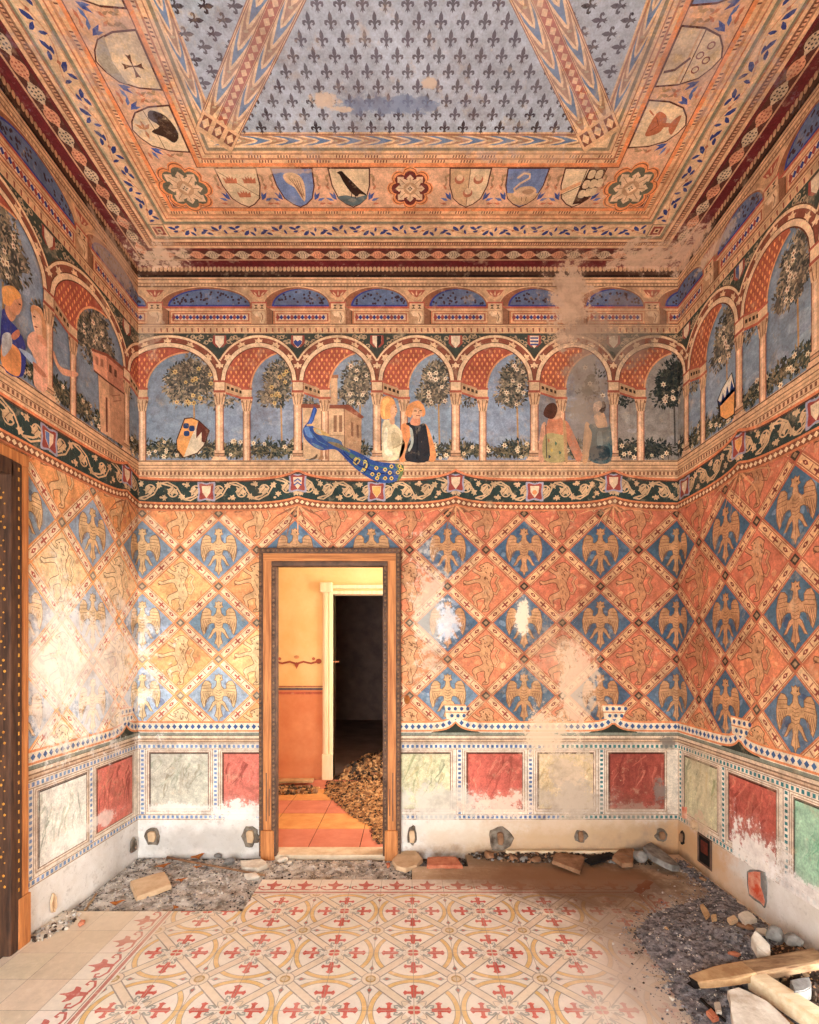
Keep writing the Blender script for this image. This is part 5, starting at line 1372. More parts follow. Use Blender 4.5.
Y2 = 5.87; YD = 10.7
def next_room():
    y0 = YB + .12; xa, xb = -3.2, 1.6; zc = 3.6
    dx0, dx1, dz = -.89, .12, 2.2
    bm = bmesh.new()
    box(bm, (xa, Y2, 1.05), (dx0, Y2 + .15, zc)); box(bm, (dx1, Y2, 1.05), (xb, Y2 + .15, zc)); box(bm, (dx0, Y2, dz), (dx1, Y2 + .15, zc))
    w = props(obj('wall_beyond', bm, M_OCHRE), 'ochre wall of the sunlit room beyond the doorway', 'wall', kind='structure')
    bm = bmesh.new(); box(bm, (xa, Y2 - .004, -.05), (dx0, Y2 + .15, 1.05)); box(bm, (dx1, Y2 - .004, -.05), (xb, Y2 + .15, 1.05)); obj('salmon_dado', bm, M_PINK, w)
    A = Art()
    A.rect(xa, 1.05, dx0 - .12, 1.075, (120, 110, 120), 2); A.rect(xa, 1.085, dx0 - .12, 1.10, (190, 110, 80), 2); A.rect(xa, 1.0, dx0 - .12, 1.03, (196, 90, 60), 2)
    cx_ = -1.32
    for sg in (-1, 1):
        A.line([(cx_, 1.36), (cx_ + sg * .08, 1.385), (cx_ + sg * .17, 1.365), (cx_ + sg * .24, 1.385)], .022, (176, 74, 44), 2); A.ell(cx_ + sg * .26, 1.39, .035, .03, (176, 74, 44), 3); A.ell(cx_ + sg * .2, 1.42, .018, .018, (196, 100, 60), 3)
        A.line([(cx_ + sg * .33, 1.385), (cx_ + sg * .5, 1.385)], .012, (206, 130, 80), 2)
    A.poly([(cx_ - .03, 1.36), (cx_, 1.3), (cx_ + .03, 1.36), (cx_, 1.38)], (176, 74, 44), 3); A.ell(cx_, 1.44, .03, .02, (220, 150, 90), 2)
    build_polys('stencil_frieze', A.p, lambda x, y, d: (x, Y2 - .006 - d, y), w, FRESCO)
    bm = bmesh.new(); box(bm, (xa - .15, y0, -.05), (xa, Y2 + .15, zc)); props(obj('wall_beyond_left', bm, M_OCHRE), 'left side wall of the sunlit room', 'wall', kind='structure')
    bm = bmesh.new(); box(bm, (xb, y0, -.05), (xb + .15, 4.3, zc)); box(bm, (xb, 5.5, -.05), (xb + .15, Y2 + .15, zc)); box(bm, (xb, 4.3, -.05), (xb + .15, 5.5, .6)); box(bm, (xb, 4.3, 2.6), (xb + .15, 5.5, zc))
    props(obj('wall_beyond_right', bm, M_OCHRE), 'right side wall of the sunlit room', 'wall', kind='structure')
    bm = bmesh.new(); box(bm, (xa, y0, zc), (xb, Y2 + .15, zc + .1)); props(obj('ceiling_beyond', bm, M_OCHRE), 'ceiling of the sunlit room', 'ceiling', kind='structure')
    bm = bmesh.new(); box(bm, (xa, y0, -.12), (xb, Y2 + .15, -.004)); f = props(obj('floor_beyond', bm, M_EARTH), 'red and orange tiled floor of the sunlit room', 'floor', kind='structure')
    bm = bmesh.new(); ts = .4
    for i in range(-8, 4):
        for j in range(0, 5):
            x, y = i * ts + .02, y0 + j * ts
            box(bm, (max(xa, x + .003), y + .003, -.004), (min(xb, x + ts - .003), min(Y2, y + ts - .003), .0), 1 if j % 2 else 0)
    obj('red_floor_tiles', bm, [M_TERRA, M_TERRAO], f)
    # cream door casing
    root = bpy.data.objects.new('door_3', None); COL.objects.link(root)
    props(root, 'cream painted door casing in the ochre wall beyond', 'door frame', kind='structure')
    for a, b in ((dx0 - .12, dx0), (dx1, dx1 + .12)):
        bm = bmesh.new(); box(bm, (a, Y2 - .03, 0), (b, Y2 + .15, dz + .02)); box(bm, (a + .02, Y2 - .045, .3), (b - .06, Y2 - .02, dz)); box(bm, (a + .072, Y2 - .04, .3), (b - .02, Y2 - .02, dz)); bevel(bm, .006, 2); obj('jamb', bm, M_WHITEWOOD, root)
        bm = bmesh.new(); box(bm, (a - .005, Y2 - .055, 0), (b + .0, Y2, .3)); bevel(bm, .006, 2); obj('plinth_block', bm, M_WHITEWOOD, root)
        bm = bmesh.new(); box(bm, (a - .03, Y2 - .07, dz - .0), (b, Y2 - .0, dz + .12)); bevel(bm, .02, 3); obj('corner_block', bm, M_WHITEWOOD, root)
    bm = bmesh.new(); box(bm, (dx0, Y2 - .03, dz - .02), (dx1, Y2 + .15, dz + .02)); box(bm, (dx0, Y2 - .06, dz + .045), (dx1, Y2, dz + .085)); obj('head', bm, M_WHITEWOOD, root)
    # dark room
    bm = bmesh.new(); a, b = -2.2, 1.4
    box(bm, (a, YD, -.05), (b, YD + .1, 3.4)); box(bm, (a - .1, Y2 + .15, -.05), (a, YD, 3.4)); box(bm, (b, Y2 + .15, -.05), (b + .1, YD, 3.4)); box(bm, (a, Y2 + .15, 3.4), (b, YD, 3.5))
    props(obj('wall_dark_room', bm, M_DARKROOM), 'unlit walls of the farthest room', 'wall', kind='structure')
    bm = bmesh.new(); box(bm, (a, Y2 + .15, -.1), (b, YD, 0)); props(obj('floor_dark_room', bm, M_DARKROOM), 'unlit floor of the farthest room', 'floor', kind='structure')
next_room()

# ------------------------------------------------------------------ debris
def fl(px, py, z=0.0):
    Y = F * (H - z) / (py - HY)
    return Vector(((px - CX) / F * Y, Y, z))
def prism(name, pts, z0, z1, material, tilt=(0, 0), jag=.0, chamfer=.004, seed=1):
    """a flat broken slab over world-space outline pts, resting at z0, with thickness, tilted (rise per metre in x, y)"""
    r = random.Random(seed); bm = bmesh.new()
    out = []
    for i in range(len(pts)):
        a, b = Vector(pts[i][:2]), Vector(pts[(i + 1) % len(pts)][:2]); out.append(a)
        n = max(1, int((b - a).length / .035)) if jag else 1
        for k in range(1, n): out.append(a.lerp(b, k / n) + Vector((r.uniform(-jag, jag), r.uniform(-jag, jag))))
    c = sum(out, Vector((0, 0))) / len(out)
    lo = min((p - c).x * tilt[0] + (p - c).y * tilt[1] for p in out)
    def zz(p): return (p - c).x * tilt[0] + (p - c).y * tilt[1] - lo
    bot = [bm.verts.new((p.x, p.y, z0 + zz(p))) for p in out]; top = [bm.verts.new((p.x + (c.x - p.x) * .02, p.y + (c.y - p.y) * .02, z1 + zz(p) + r.uniform(-.001, .001))) for p in out]
    bm.faces.new(bot[::-1]); bm.faces.new(top)
    for i in range(len(out)): bm.faces.new((bot[i], bot[(i + 1) % len(out)], top[(i + 1) % len(out)], top[i]))
    if chamfer: bmesh.ops.bevel(bm, geom=[e for e in bm.edges if all(v in top for v in e.verts)], offset=chamfer, segments=2, affect='EDGES')
    bmesh.ops.triangulate(bm, faces=[f for f in bm.faces if len(f.verts) > 4])
    for v in bm.verts: v.co -= Vector((c.x, c.y, z0))
    o = obj(name, bm, material); o.location = (c.x, c.y, z0); return o
def rock(name, pos, size, material, seed, flat=1.0):
    r = random.Random(seed); bm = bmesh.new()
    for k in range(22):
        v = Vector((r.gauss(0, 1), r.gauss(0, 1), r.gauss(0, 1))).normalized() * r.uniform(.8, 1.05)
        bm.verts.new((v.x * size[0], v.y * size[1], v.z * size[2]))
    bmesh.ops.convex_hull(bm, input=list(bm.verts))
    bmesh.ops.delete(bm, geom=[v for v in bm.verts if not v.link_faces], context='VERTS')
    lo = min(v.co.z for v in bm.verts)
    for v in bm.verts: v.co.z -= lo
    bmesh.ops.bevel(bm, geom=list(bm.edges), offset=min(size) * .08, segments=1, affect='EDGES')
    o = obj(name, bm, material); o.location = pos; o.rotation_euler[2] = r.uniform(0, 3); return o
def stick(name, a, b, r, material, seed=0):
    rr = random.Random(seed); a, b = Vector(a), Vector(b); d = b - a; n = 8
    side = d.cross(Vector((0, 0, 1))).normalized(); up = side.cross(d).normalized()
    bm = bmesh.new(); rings = []
    for k in range(n + 1):
        t = k / n; p = a + d * t - a + side * rr.uniform(-.003, .003) * (k % n > 0); q = r * (1 - .25 * t) * rr.uniform(.85, 1.1)
        rings.append([bm.verts.new(p + side * q * math.cos(s) + up * q * math.sin(s)) for s in (2 * PI * i / 7 for i in range(7))])
    for k in range(n):
        for i in range(7): bm.faces.new((rings[k][i], rings[k][(i + 1) % 7], rings[k + 1][(i + 1) % 7], rings[k + 1][i]))
    bm.faces.new(rings[0][::-1]); bm.faces.new(rings[-1])
    o = obj(name, bm, material, None, True); o.location = a; return o
def beam(name, a, b, w, h, material, seed=0, taper=0, char=None):
    """sawn timber from a to b (bottom centre line), width w, height h, ragged first end"""
    rr = random.Random(seed); a, b = Vector(a), Vector(b); d = (b - a); ln = d.length
    ax = d.normalized(); side = ax.cross(Vector((0, 0, 1))).normalized(); up = side.cross(ax).normalized()
    bm = bmesh.new(); n = 14; rings = []
    for k in range(n + 1):
        t = k / n; sc_ = 1 - taper * max(0, 1 - t * n / 4) ** 1.5
        row = []
        for (x, z) in ((-.5, .12), (-.38, 0), (.38, 0), (.5, .12), (.5, .88), (.4, 1), (-.4, 1), (-.5, .88)):
            j = rr.uniform(-.0012, .0012)
            off = rr.uniform(-.02, .03) if k == 0 else 0
            row.append(bm.verts.new(ax * (ln * t + off) + side * (x * w * sc_ + j) + up * (z * h * (sc_ * .5 + .5) + j)))
        rings.append(row)
    for k in range(n):
        for i in range(8):
            f = bm.faces.new((rings[k][i], rings[k][(i + 1) % 8], rings[k + 1][(i + 1) % 8], rings[k + 1][i]))
            f.material_index = 1 if char and k < 4 and i in (0, 1, 2, 7) else (2 if char and k < 6 else 0)
    f = bm.faces.new(rings[0][::-1]); f.material_index = 1 if char else 0
    bm.faces.new(rings[-1])
    bmesh.ops.recalc_face_normals(bm, faces=list(bm.faces))
    b2 = []
    if char:
        for mi in (1, 2):
            b = bm.copy(); bmesh.ops.delete(b, geom=[f for f in b.faces if f.material_index != mi], context='FACES')
            for f in b.faces: f.material_index = 0
            b2.append(b)
        bmesh.ops.delete(bm, geom=[f for f in bm.faces if f.material_index], context='FACES')
    o = obj(name, bm, material); o.location = a
    if char:
        q = obj('charred_end', b2[0], char, o); q['label'] = 'black charred splintered end'
        q = obj('split_face', b2[1], M_FRESH, o); q['label'] = 'pale tan split wood face'
    return o
def leaf(pos, size, seed, label):
    r = random.Random(seed); bm = bmesh.new(); n = 12
    out = []
    for k in range(n):
        t = 2 * PI * k / n; q = size * (1 if k % 3 else 1.5) * r.uniform(.7, 1.1)
        out.append(bm.verts.new((q * math.cos(t), q * .7 * math.sin(t), .004 + abs(math.cos(t)) * size * .35)))
    c = bm.verts.new((0, 0, .002))
    for k in range(n): bm.faces.new((c, out[k], out[(k + 1) % n]))
    g = bmesh.ops.extrude_face_region(bm, geom=list(bm.faces))
    for v in g['geom']:
        if isinstance(v, bmesh.types.BMVert): v.co.z += .0015
    o = obj('dry_leaf', bm, M_LEAF); o.location = pos; o.rotation_euler[2] = r.uniform(0, 6)
    return props(o, label, 'leaf', 'dry leaves in the rubble')

def inpoly(x, y, P):
    c = False; n = len(P)
    for i in range(n):
        a, b = P[i - 1], P[i]
        if (a[1] > y) != (b[1] > y) and x < (b[0] - a[0]) * (y - a[1]) / (b[1] - a[1]) + a[0]: c = not c
    return c
def pdist(x, y, P):
    d = 9
    for i in range(len(P)):
        a, b = P[i - 1], P[i]; vx, vy = b[0] - a[0], b[1] - a[1]; L2 = vx * vx + vy * vy or 1e-9
        t = max(0, min(1, ((x - a[0]) * vx + (y - a[1]) * vy) / L2)); d = min(d, math.hypot(x - a[0] - t * vx, y - a[1] - t * vy))
    return d
def gravel(name, P, z0, hmax, n, mats, sizes, seed, label, slope=.35, bed=True, cell=.03, weights=None, xlim=None, spill=0):
    """a spread of loose grit: an uneven bed with pebbles of several stones pressed into it"""
    r = random.Random(seed); bm = bmesh.new()
    xs = [p[0] for p in P]; ys = [p[1] for p in P]
    def hgt(x, y):
        if not inpoly(x, y, P): return 0
        d = pdist(x, y, P)
        return min(d * slope, hmax) * (.55 + .9 * abs(mnoise.noise(Vector((x * 5, y * 5, seed)))) + .25 * mnoise.noise(Vector((x * 17, y * 17, seed))))
    if bed:
        nx, ny = int((max(xs) - min(xs)) / cell) + 1, int((max(ys) - min(ys)) / cell) + 1; g = {}
        for i in range(nx + 1):
            for j in range(ny + 1):
                x, y = min(xs) + i * cell, min(ys) + j * cell
                jit = .008
                g[i, j] = (x + r.uniform(-jit, jit), y + r.uniform(-jit, jit), hgt(x, y))
        vid = {}
        for i in range(nx):
            for j in range(ny):
                q = [(i, j), (i + 1, j), (i + 1, j + 1), (i, j + 1)]
                if sum(inpoly(g[k][0], g[k][1], P) for k in q) >= 3:
                    vs = []
                    for k in q:
                        if k not in vid: vid[k] = bm.verts.new((g[k][0], g[k][1], z0 + .003 + g[k][2]))
                        vs.append(vid[k])
                    bm.faces.new(vs)
    base = [Vector(v.co) for v in bmesh.ops.create_icosphere(bmesh.new(), subdivisions=1, radius=1)['verts']] if False else None
    t = bmesh.new(); bmesh.ops.create_icosphere(t, subdivisions=1, radius=1)
    tv = [v.co.copy() for v in t.verts]; tf = [[v.index for v in f.verts] for f in t.faces]
    oct_v = [Vector(v) for v in ((1, 0, 0), (-1, 0, 0), (0, 1, 0), (0, -1, 0), (0, 0, 1), (0, 0, -1))]; oct_f = [(0, 2, 4), (2, 1, 4), (1, 3, 4), (3, 0, 4), (2, 0, 5), (1, 2, 5), (3, 1, 5), (0, 3, 5)]
    done = 0; tries = 0
    while done < n and tries < n * 20:
        tries += 1
        x, y = r.uniform(min(xs) - spill, max(xs) + spill), r.uniform(min(ys) - spill, max(ys) + spill)
        if xlim and not (xlim[0] < x < xlim[1]): continue
        if not inpoly(x, y, P):
            if not spill or r.random() > math.exp(-pdist(x, y, P) / (spill * .3)) * .6: continue
        done += 1
        s = sizes[0] + (sizes[1] - sizes[0]) * r.random() ** 3.5
        V, Fc = (tv, tf) if s > .012 else (oct_v, oct_f)
        rot = Matrix.Rotation(r.uniform(0, 6), 3, 'Z') @ Matrix.Rotation(r.uniform(0, 6), 3, 'X')
        k = (r.uniform(.7, 1.4), r.uniform(.6, 1.1), r.uniform(.4, .8)); z = z0 + hgt(x, y) + s * .25
        vs = [bm.verts.new(Vector((x, y, z)) + rot @ Vector((v.x * k[0], v.y * k[1], v.z * k[2])) * s * r.uniform(.8, 1.1)) for v in V]
        mi = r.choices(range(len(mats)), weights or [1] * len(mats))[0]
        for f in Fc: bm.faces.new([vs[q] for q in f]).material_index = mi
    o = obj(name, bm, mats); return props(o, label, 'rubble', kind='stuff')

HZ = -.035
XA = XL + .004
hole = [(XA, GY + .002), (GX - 1.002, GY + .002), (GX - 1.002, GY + .398), (GX - .004, GY + .398), (GX - .004, YB - .06), (XA, YB - .004)]
M_ASH = mat('pale ash dust', (214, 206, 196), (150, 138, 124), 9, .95, .5, 80)
gravel('gravel_bed', hole, HZ, .022, 11000, [M_GRAVEL2, M_GRAVEL, M_PALEST, M_EARTH, M_ASH], (.003, .0125), 3, 'pale grey gravel bed exposed where tiles are missing', .5, True, .03, [5, 5, 4, 1, 4])
hole2 = [(GX + .002, GY + .602), (GX + .398, GY + .602), (GX + .398, YB - .004), (GX + .002, YB - .06)]
gravel('gravel_bed', hole2, HZ, .01, 200, [M_GRAVEL, M_EARTH], (.004, .016), 4, 'small dark gravel hole beside the red brick', .5)
pr = [fl(*p) for p in ((632, 934), (655, 912), (690, 902), (712, 893), (690, 878), (672, 862))]
right = [(p.x, p.y) for p in pr] + [(XR - .004, YB - .1), (XR - .004, 1.9), (fl(690, 1024).x, 1.9)] + [(p.x, p.y) for p in (fl(682, 1010), fl(668, 985), fl(650, 958))]
M_GRAVELD = mat('dark slate grit', (150, 146, 148), (72, 70, 74), 30, .9, .6, 140, contrast=(.4, .6), spec=.3)
gravel('gravel_heap', right, .0, .05, 15000, [M_GRAVELD, M_GRAVEL, M_GRAVEL2, M_EARTH, M_PALEST], (.0025, .0105), 5, 'dark grey gravel spread along the right wall', .2, True, .03, [9, 6, 2.2, 2, 1], (-9, XR - .02), .16)
brn = [(p.x, p.y) for p in (fl(765, 958), fl(785, 950), fl(812, 958))] + [(XR - .01, 1.9), (fl(800, 1030).x, 1.98), (fl(775, 995).x, fl(775, 995).y)]
gravel('splinter_litter', brn, .03, .04, 1600, [M_EARTH, M_STRAW, M_HOLE, M_BROWNST], (.004, .016), 8, 'brown litter and splinters under the planks', .4, True, .03, [4, 2, 3, 2], (-9, XR - .02))
back_r = [(.5, YB - .09), (.8, YB - .16), (1.4, YB - .15), (1.75, YB - .2), (1.75, YB - .004), (.45, YB - .004)]
gravel('rubble_strip', back_r, .0, .035, 1500, [M_EARTH, M_BROWNST, M_GREYST, M_HOLE], (.004, .018), 9, 'brown rubble strip along the foot of far wall', .5, True, .03, [5, 3, 1.5, 2])
lft = [(XA, 2.60), (XL + .1, 2.62), (XL + .16, 2.75), (XL + .12, 2.91), (XA, 2.915)]
gravel('plaster_crumbs', lft, .0, .012, 260, [M_PALEST, M_GRAVEL2, M_EARTH], (.004, .016), 10, 'white plaster crumbs beside the left doorway', .4, True, .03, [3, 2, 2])
mound = [(-.95, 5.76), (-.9, 5.3), (-.72, 4.95), (-.55, 4.6), (-.36, 4.35), (-.3, 4.05), (-.26, 3.92), (.9, 3.92), (1.3, 5.0), (1.2, 5.76)]
mound3 = [(-.86, 5.8), (.08, 5.8), (.08, 6.3), (-.2, 6.9), (-.7, 6.6)]
gravel('litter_mound', mound, .0, .16, 12000, [M_STRAW, M_EARTH, M_HOLE, M_BROWNST], (.004, .016), 11, 'mound of dry brown litter beyond the doorway', .3, True, .05, [3, 6, 3, 2])
gravel('litter_mound', mound3, .0, .22, 2500, [M_STRAW, M_EARTH, M_HOLE, M_BROWNST], (.008, .035), 13, 'heap of dry litter inside the dark doorway beyond', 1.2, True, .05, [4, 4, 2, 1])
mound2 = [(-2.0, 5.56), (-1.0, 5.54), (-.98, 5.28), (-1.5, 5.2), (-2.0, 5.4)]
gravel('litter_strip', mound2, .0, .04, 700, [M_STRAW, M_EARTH, M_BROWNST], (.006, .03), 12, 'dry litter along the foot of the salmon wall', .4, True, .04)
# pixel outline -> slab
def slab(name, px, z0, th, m, label, cat, tilt=(0, 0), jag=.004, seed=1, group=None):
    pts = [fl(x, y, z0 + th) for x, y in px]
    o = prism(name, pts, z0, z0 + th, m, tilt, jag, .004, seed); return props(o, label, cat, group)
ft = slab('floor_tile', [(130, 883), (165, 874.5), (171.5, 886), (136.5, 897)], -.02, .032, M_BEIGE, 'beige floor tile lying loose in the left gravel', 'tile', (.0, .08), .002, 1)
for nm, sc_, z_, m_, lb in (('mortar_bed', .96, -.012, M_EARTH, 'dark mortar stuck under the tile'), ('worn_face', .93, .0, M_BEIGE, None)):
    q = ft.copy(); q.data = ft.data.copy(); COL.objects.link(q); q.parent = ft; q.name = nm
    for k_ in ('label', 'category'): q.pop(k_, None)
    q.data.materials[0] = m_; top_ = max(v.co.z for v in q.data.vertices)
    for v in q.data.vertices: v.co.x *= sc_; v.co.y *= sc_; v.co.z = v.co.z * (.5 if lb else 1) + (z_ if lb else .0015)
    q.location = (0, 0, 0); q.rotation_euler = (0, 0, 0)
    if lb: q['label'] = lb
props(stick('long_stick', fl(167, 857.5, -.0), fl(265, 875.5, .004), .009, M_BROWNST, 2), 'long thin grey stick across the left gravel', 'stick')
props(stick('short_stick', fl(85, 910.5, -.005), fl(96, 894, .012), .008, M_PLANK, 3), 'short brown stick beside the left wall', 'stick')
for k, (x, y, s, lb) in enumerate(((163, 867, .035, 'dry orange leaf behind the loose beige tile'), (116.5, 904, .032, 'dry orange leaf at the front edge of left gravel'), (181, 881, .028, 'dry leaf right of the loose beige tile'), (197, 868, .022, 'small dry leaf beside the long stick'), (176, 908.5, .018, 'tiny dry leaf on the tile edge'), (197, 858, .045, 'curled brown leaf against the far wall'))):
    leaf(fl(x, y, -.012), s, 20 + k, lb)
props(rock('brick_chip', fl(81.5, 926), (.028, .02, .018), M_BRICK, 31), 'small red brick chip on plain tiles at left', 'brick chip')
props(rock('stone', fl(252, 879, -.02), (.07, .045, .025), M_PALEST, 32), 'white stone by the patterned tile corner', 'stone')
slab('stone_slab', [(240, 861), (262, 859.5), (268, 864), (258, 868), (242, 867)], -.015, .03, M_PALEST, 'flat pale stone at the left foot of door casing', 'stone', (.0, .05), .006, 4)
for k, (x, y, s, lb) in enumerate(((283, 862, .045, 'pale pebble just left of the threshold'), (289, 865, .03, 'small pale pebble in front of the threshold'), (229, 864, .05, 'grey stone beside the long stick end'), (218, 858, .04, 'rough stone under the red marbled panel'))):
    props(rock('stone', fl(x, y, -.02), (s, s * .7, s * .5), M_GREYST if k > 1 else M_PALEST, 40 + k), lb, 'stone')
slab('stone_slab', [(392, 860), (400, 853), (414, 851), (423, 859), (417, 865), (406, 868.5), (396, 866)], -.015, .03, M_BEIGE, 'rounded cream stone at the right foot of door casing', 'stone', (0, .04), .006, 5)
slab('red_brick', [(426.5, 865), (427, 857.5), (456, 857), (463, 865)], -.02, .045, M_BRICK, 'broken red brick in the gap before the far wall', 'brick', (0, .03), .006, 6)
props(rock('brick_chip', fl(388, 867.5, -.015), (.035, .02, .018), M_BRICK, 51), 'red brick chip under the door casing foot', 'brick chip')
props(beam('wooden_batten', (fl(505, 851).x, YB - .035, .012), (fl(618, 853).x * 1.02, YB - .035, .012), .03, .028, M_PALEWOOD, 7), 'pale wooden batten lying along the far wall', 'batten')
slab('stone_slab', [(552, 863), (556, 855), (585, 857), (580, 871)], .012, .025, M_BROWNST, 'square tilted tile leaning by the batten middle', 'stone', (-.08, .06), .003, 8)
props(beam('dark_plank', fl(588, 864, .01), fl(613, 856, .03), .07, .02, M_CHAR, 9), 'short dark plank between two broken tiles', 'plank')
slab('stone_slab', [(612, 857), (619, 850.5), (634, 850), (633, 863), (622, 863.5)], .012, .03, M_BROWNST, 'broken brown tile right of the dark plank', 'stone', (0, .06), .004, 10)
slab('stone_slab', [(643, 852), (651, 846), (668, 856), (680, 866), (672, 867), (652, 861)], .02, .04, M_GREYST, 'long grey slab leaning in the far right corner', 'stone', (-.2, .08), .008, 11)
props(rock('mortar_lump', fl(641, 863, .005), (.07, .06, .05), M_GREYST, 55), 'rough mortar lump between tile and corner slab', 'mortar lump')
for k, (x, y, s, lb) in enumerate(((478, 856, .035, 'small stone below the large plaster hole'), (489, 858, .06, 'wide flat stone under the large plaster hole'), (500, 860, .03, 'little stone at left end of the batten'), (513, 860, .045, 'dusty stone before the left batten end'), (524, 861, .05, 'rough stone in front of the batten'), (536, 862, .05, 'dark stone left of the square tilted tile'), (545, 859, .035, 'small stone touching the square tilted tile'))):
    props(rock('stone', fl(x, y, .0), (s, s * .7, s * .45), M_BROWNST if k % 2 else M_GREYST, 60 + k), lb, 'stone', 'stones along the far wall')
# right-hand heap
props(beam('burnt_plank', fl(692, 986, .05), fl(822, 962, .10), .095, .04, M_PLANK, 12, .45, M_CHAR), 'long weathered plank with charred splintered end', 'plank')
props(beam('pale_beam', fl(757, 990, .03), fl(850, 1052, .03), .085, .075, M_PALEWOOD, 13), 'pale square sawn beam at bottom right', 'beam')
props(beam('grey_board', fl(775, 982, .03), fl(840, 972, .05), .05, .02, M_PLANK, 14), 'narrow dark board behind the long plank', 'board')
slab('marble_slab', [(727, 997), (738, 995), (768, 1008), (790, 1026), (800, 1045), (738, 1045)], .025, .035, M_PALEST, 'white broken slab before the pale beam', 'slab', (.03, .12), .004, 14)
slab('stone_slab', [(790, 981), (809, 978), (811, 988), (794, 992)], .06, .05, M_GREYST, 'grey mortared tile between plank and pale beam', 'stone', (0, .1), .006, 15)
props(stick('thin_lath', fl(701, 999, .02), fl(725, 1021, .03), .008, M_CHAR, 15), 'thin dark lath left of the white slab', 'stick')
props(stick('thin_lath', fl(750, 990, .03), fl(795, 1026, .04), .008, M_FRESH, 16), 'thin pale lath along the pale beam side', 'stick')
slab('wood_chip', [(714, 1001), (720, 1001), (722, 1011), (716, 1011)], .03, .015, M_PALEST, 'small white chip beside the dark lath', 'chip', (0, 0), .002, 17)
slab('brick_chip', [(706, 1010), (711, 1007), (719, 1016), (713, 1018)], .02, .02, M_BRICK, 'orange brick sliver beside the dark lath', 'brick chip', (0, 0), .002, 18)
slab('wood_chip', [(700, 906), (703, 905), (710, 914), (706, 917)], .03, .02, M_FRESH, 'longer split wood chip behind the dark gravel', 'chip', (0, .1), .002, 19)
slab('wood_chip', [(711, 915), (716, 914), (717, 918), (712, 919)], .035, .02, M_FRESH, 'short split wood chip behind the dark gravel', 'chip', (0, .1), .002, 20)
slab('stone_slab', [(738, 915), (748, 913), (757, 920), (745, 923)], .045, .025, M_PALEST, 'pale flat stone at the foot of the right wall', 'stone', (.1, .1), .004, 21)
slab('stone_slab', [(727, 918), (734, 915), (738, 919), (731, 922)], .045, .022, M_BEIGE, 'small beige stone left of the pale flat stone', 'stone', (0, .1), .004, 22)
slab('broken_tile', [(751, 943), (755, 939), (770, 949), (769, 957), (757, 950)], .06, .05, M_PALEST, 'cream broken tile standing in the right gravel', 'tile', (.1, .3), .004, 23)
props(rock('grey_stone', fl(775, 942, .05), (.06, .04, .045), M_GREYST, 71), 'blue grey stone near the right wall', 'stone')
props(rock('grey_stone', fl(794, 948, .05), (.045, .04, .045), M_GREYST, 72), 'dark grey stone nearest the right wall', 'stone')
props(stick('thin_lath', fl(803, 948, .04), fl(817, 957, .12), .007, M_CHAR, 25), 'thin dark rod leaning on the right wall foot', 'stick')
props(rock('wood_chip', fl(735, 956, .055), (.035, .02, .012), M_BRICK, 73), 'brown wood chip in the middle of dark gravel', 'chip')
props(rock('wood_chip', fl(667, 931, .012), (.02, .014, .012), M_FRESH, 74), 'tiny tan chip at left edge of dark gravel', 'chip')
for k, (x, y, s, lb) in enumerate(((690, 868, .025, 'pebble below the dark wall recess'), (703, 917 - 36, .03, 'brown pebble along the right wall base'), (762, 935, .04, 'white stone behind the cream broken tile'), (748, 930, .035, 'grey stone behind the dark gravel'), (740, 927, .03, 'small stone in front of the beige stone'), (672, 1000, .018, 'pebble on the floor left of burnt plank'))):
    props(rock('stone', fl(x, y, .03 if k > 1 and k < 5 else .005), (s, s * .75, s * .5), M_PALEST if k in (2, 5) else M_BROWNST, 80 + k), lb, 'stone')
# beyond the doorway
props(beam('fallen_board', (-1.62, 5.6, .03), (-1.08, 5.64, .03), .12, .03, M_FRESH, 26), 'yellow board lying against the salmon wall', 'board')
props(stick('straw_stalk', (-.62, 5.05, .09), (-.42, 4.75, .1), .006, M_FRESH, 27), 'pale stalk on the litter mound', 'stick')

# ------------------------------------------------------------------ holes knocked in the lower plaster
def plaster_hole(wall, u, v, ru, rv, seed, label, stub=None, mm=None):
    fn = {'back': f_back, 'left': f_left, 'right': f_right}[wall]; r = random.Random(seed); bm = bmesh.new(); n = 18
    rings = []
    for k, (q, d) in enumerate(((1.0, .002), (.9, .014), (.72, .006), (.4, .004))):
        rings.append([bm.verts.new(fn(u + ru * q * math.cos(t) * j, v + rv * q * math.sin(t) * j, d + r.uniform(0, .004))) for t, j in ((2 * PI * i / n, 1 + .42 * mnoise.noise(Vector((math.cos(2 * PI * i / n) * 1.6, math.sin(2 * PI * i / n) * 1.6, seed)))) for i in range(n))])
    for a, b in zip(rings, rings[1:]):
        for i in range(n): bm.faces.new((a[i], a[(i + 1) % n], b[(i + 1) % n], b[i]))
    bm.faces.new(rings[-1])
    o = obj('plaster_hole', bm, mm or M_MORTAR, W[wall]); o['label'] = label
    if stub:
        bm = bmesh.new(); a, b = stub
        pts = [fn(u + x * a, v + y * b, d) for d in (.004, .03) for x, y in ((-1, -.8), (-.4, -1.1), (.7, -1), (1, .2), (.6, 1), (-.7, .9))]
        vs = [bm.verts.new(p) for p in pts]
        bm.faces.new(vs[6:]); bm.faces.new(vs[:6])
        for i in range(6): bm.faces.new((vs[i], vs[(i + 1) % 6], vs[6 + (i + 1) % 6], vs[6 + i]))
        bevel(bm, .004, 1); obj('exposed_brick', bm, M_BEIGE if seed in (1, 2, 3, 9) else M_BROWNST, o)
    return o
plaster_hole('back', 153, 836, 8, 9, 1, 'knocked hole with pale stone left of doorway', (4, 5))
plaster_hole('back', 251, 836, 9, 10, 2, 'knocked hole beside the left door casing', (4, 6))
plaster_hole('back', 412, 836, 5, 9, 3, 'knocked hole beside the right door casing', (3, 6))
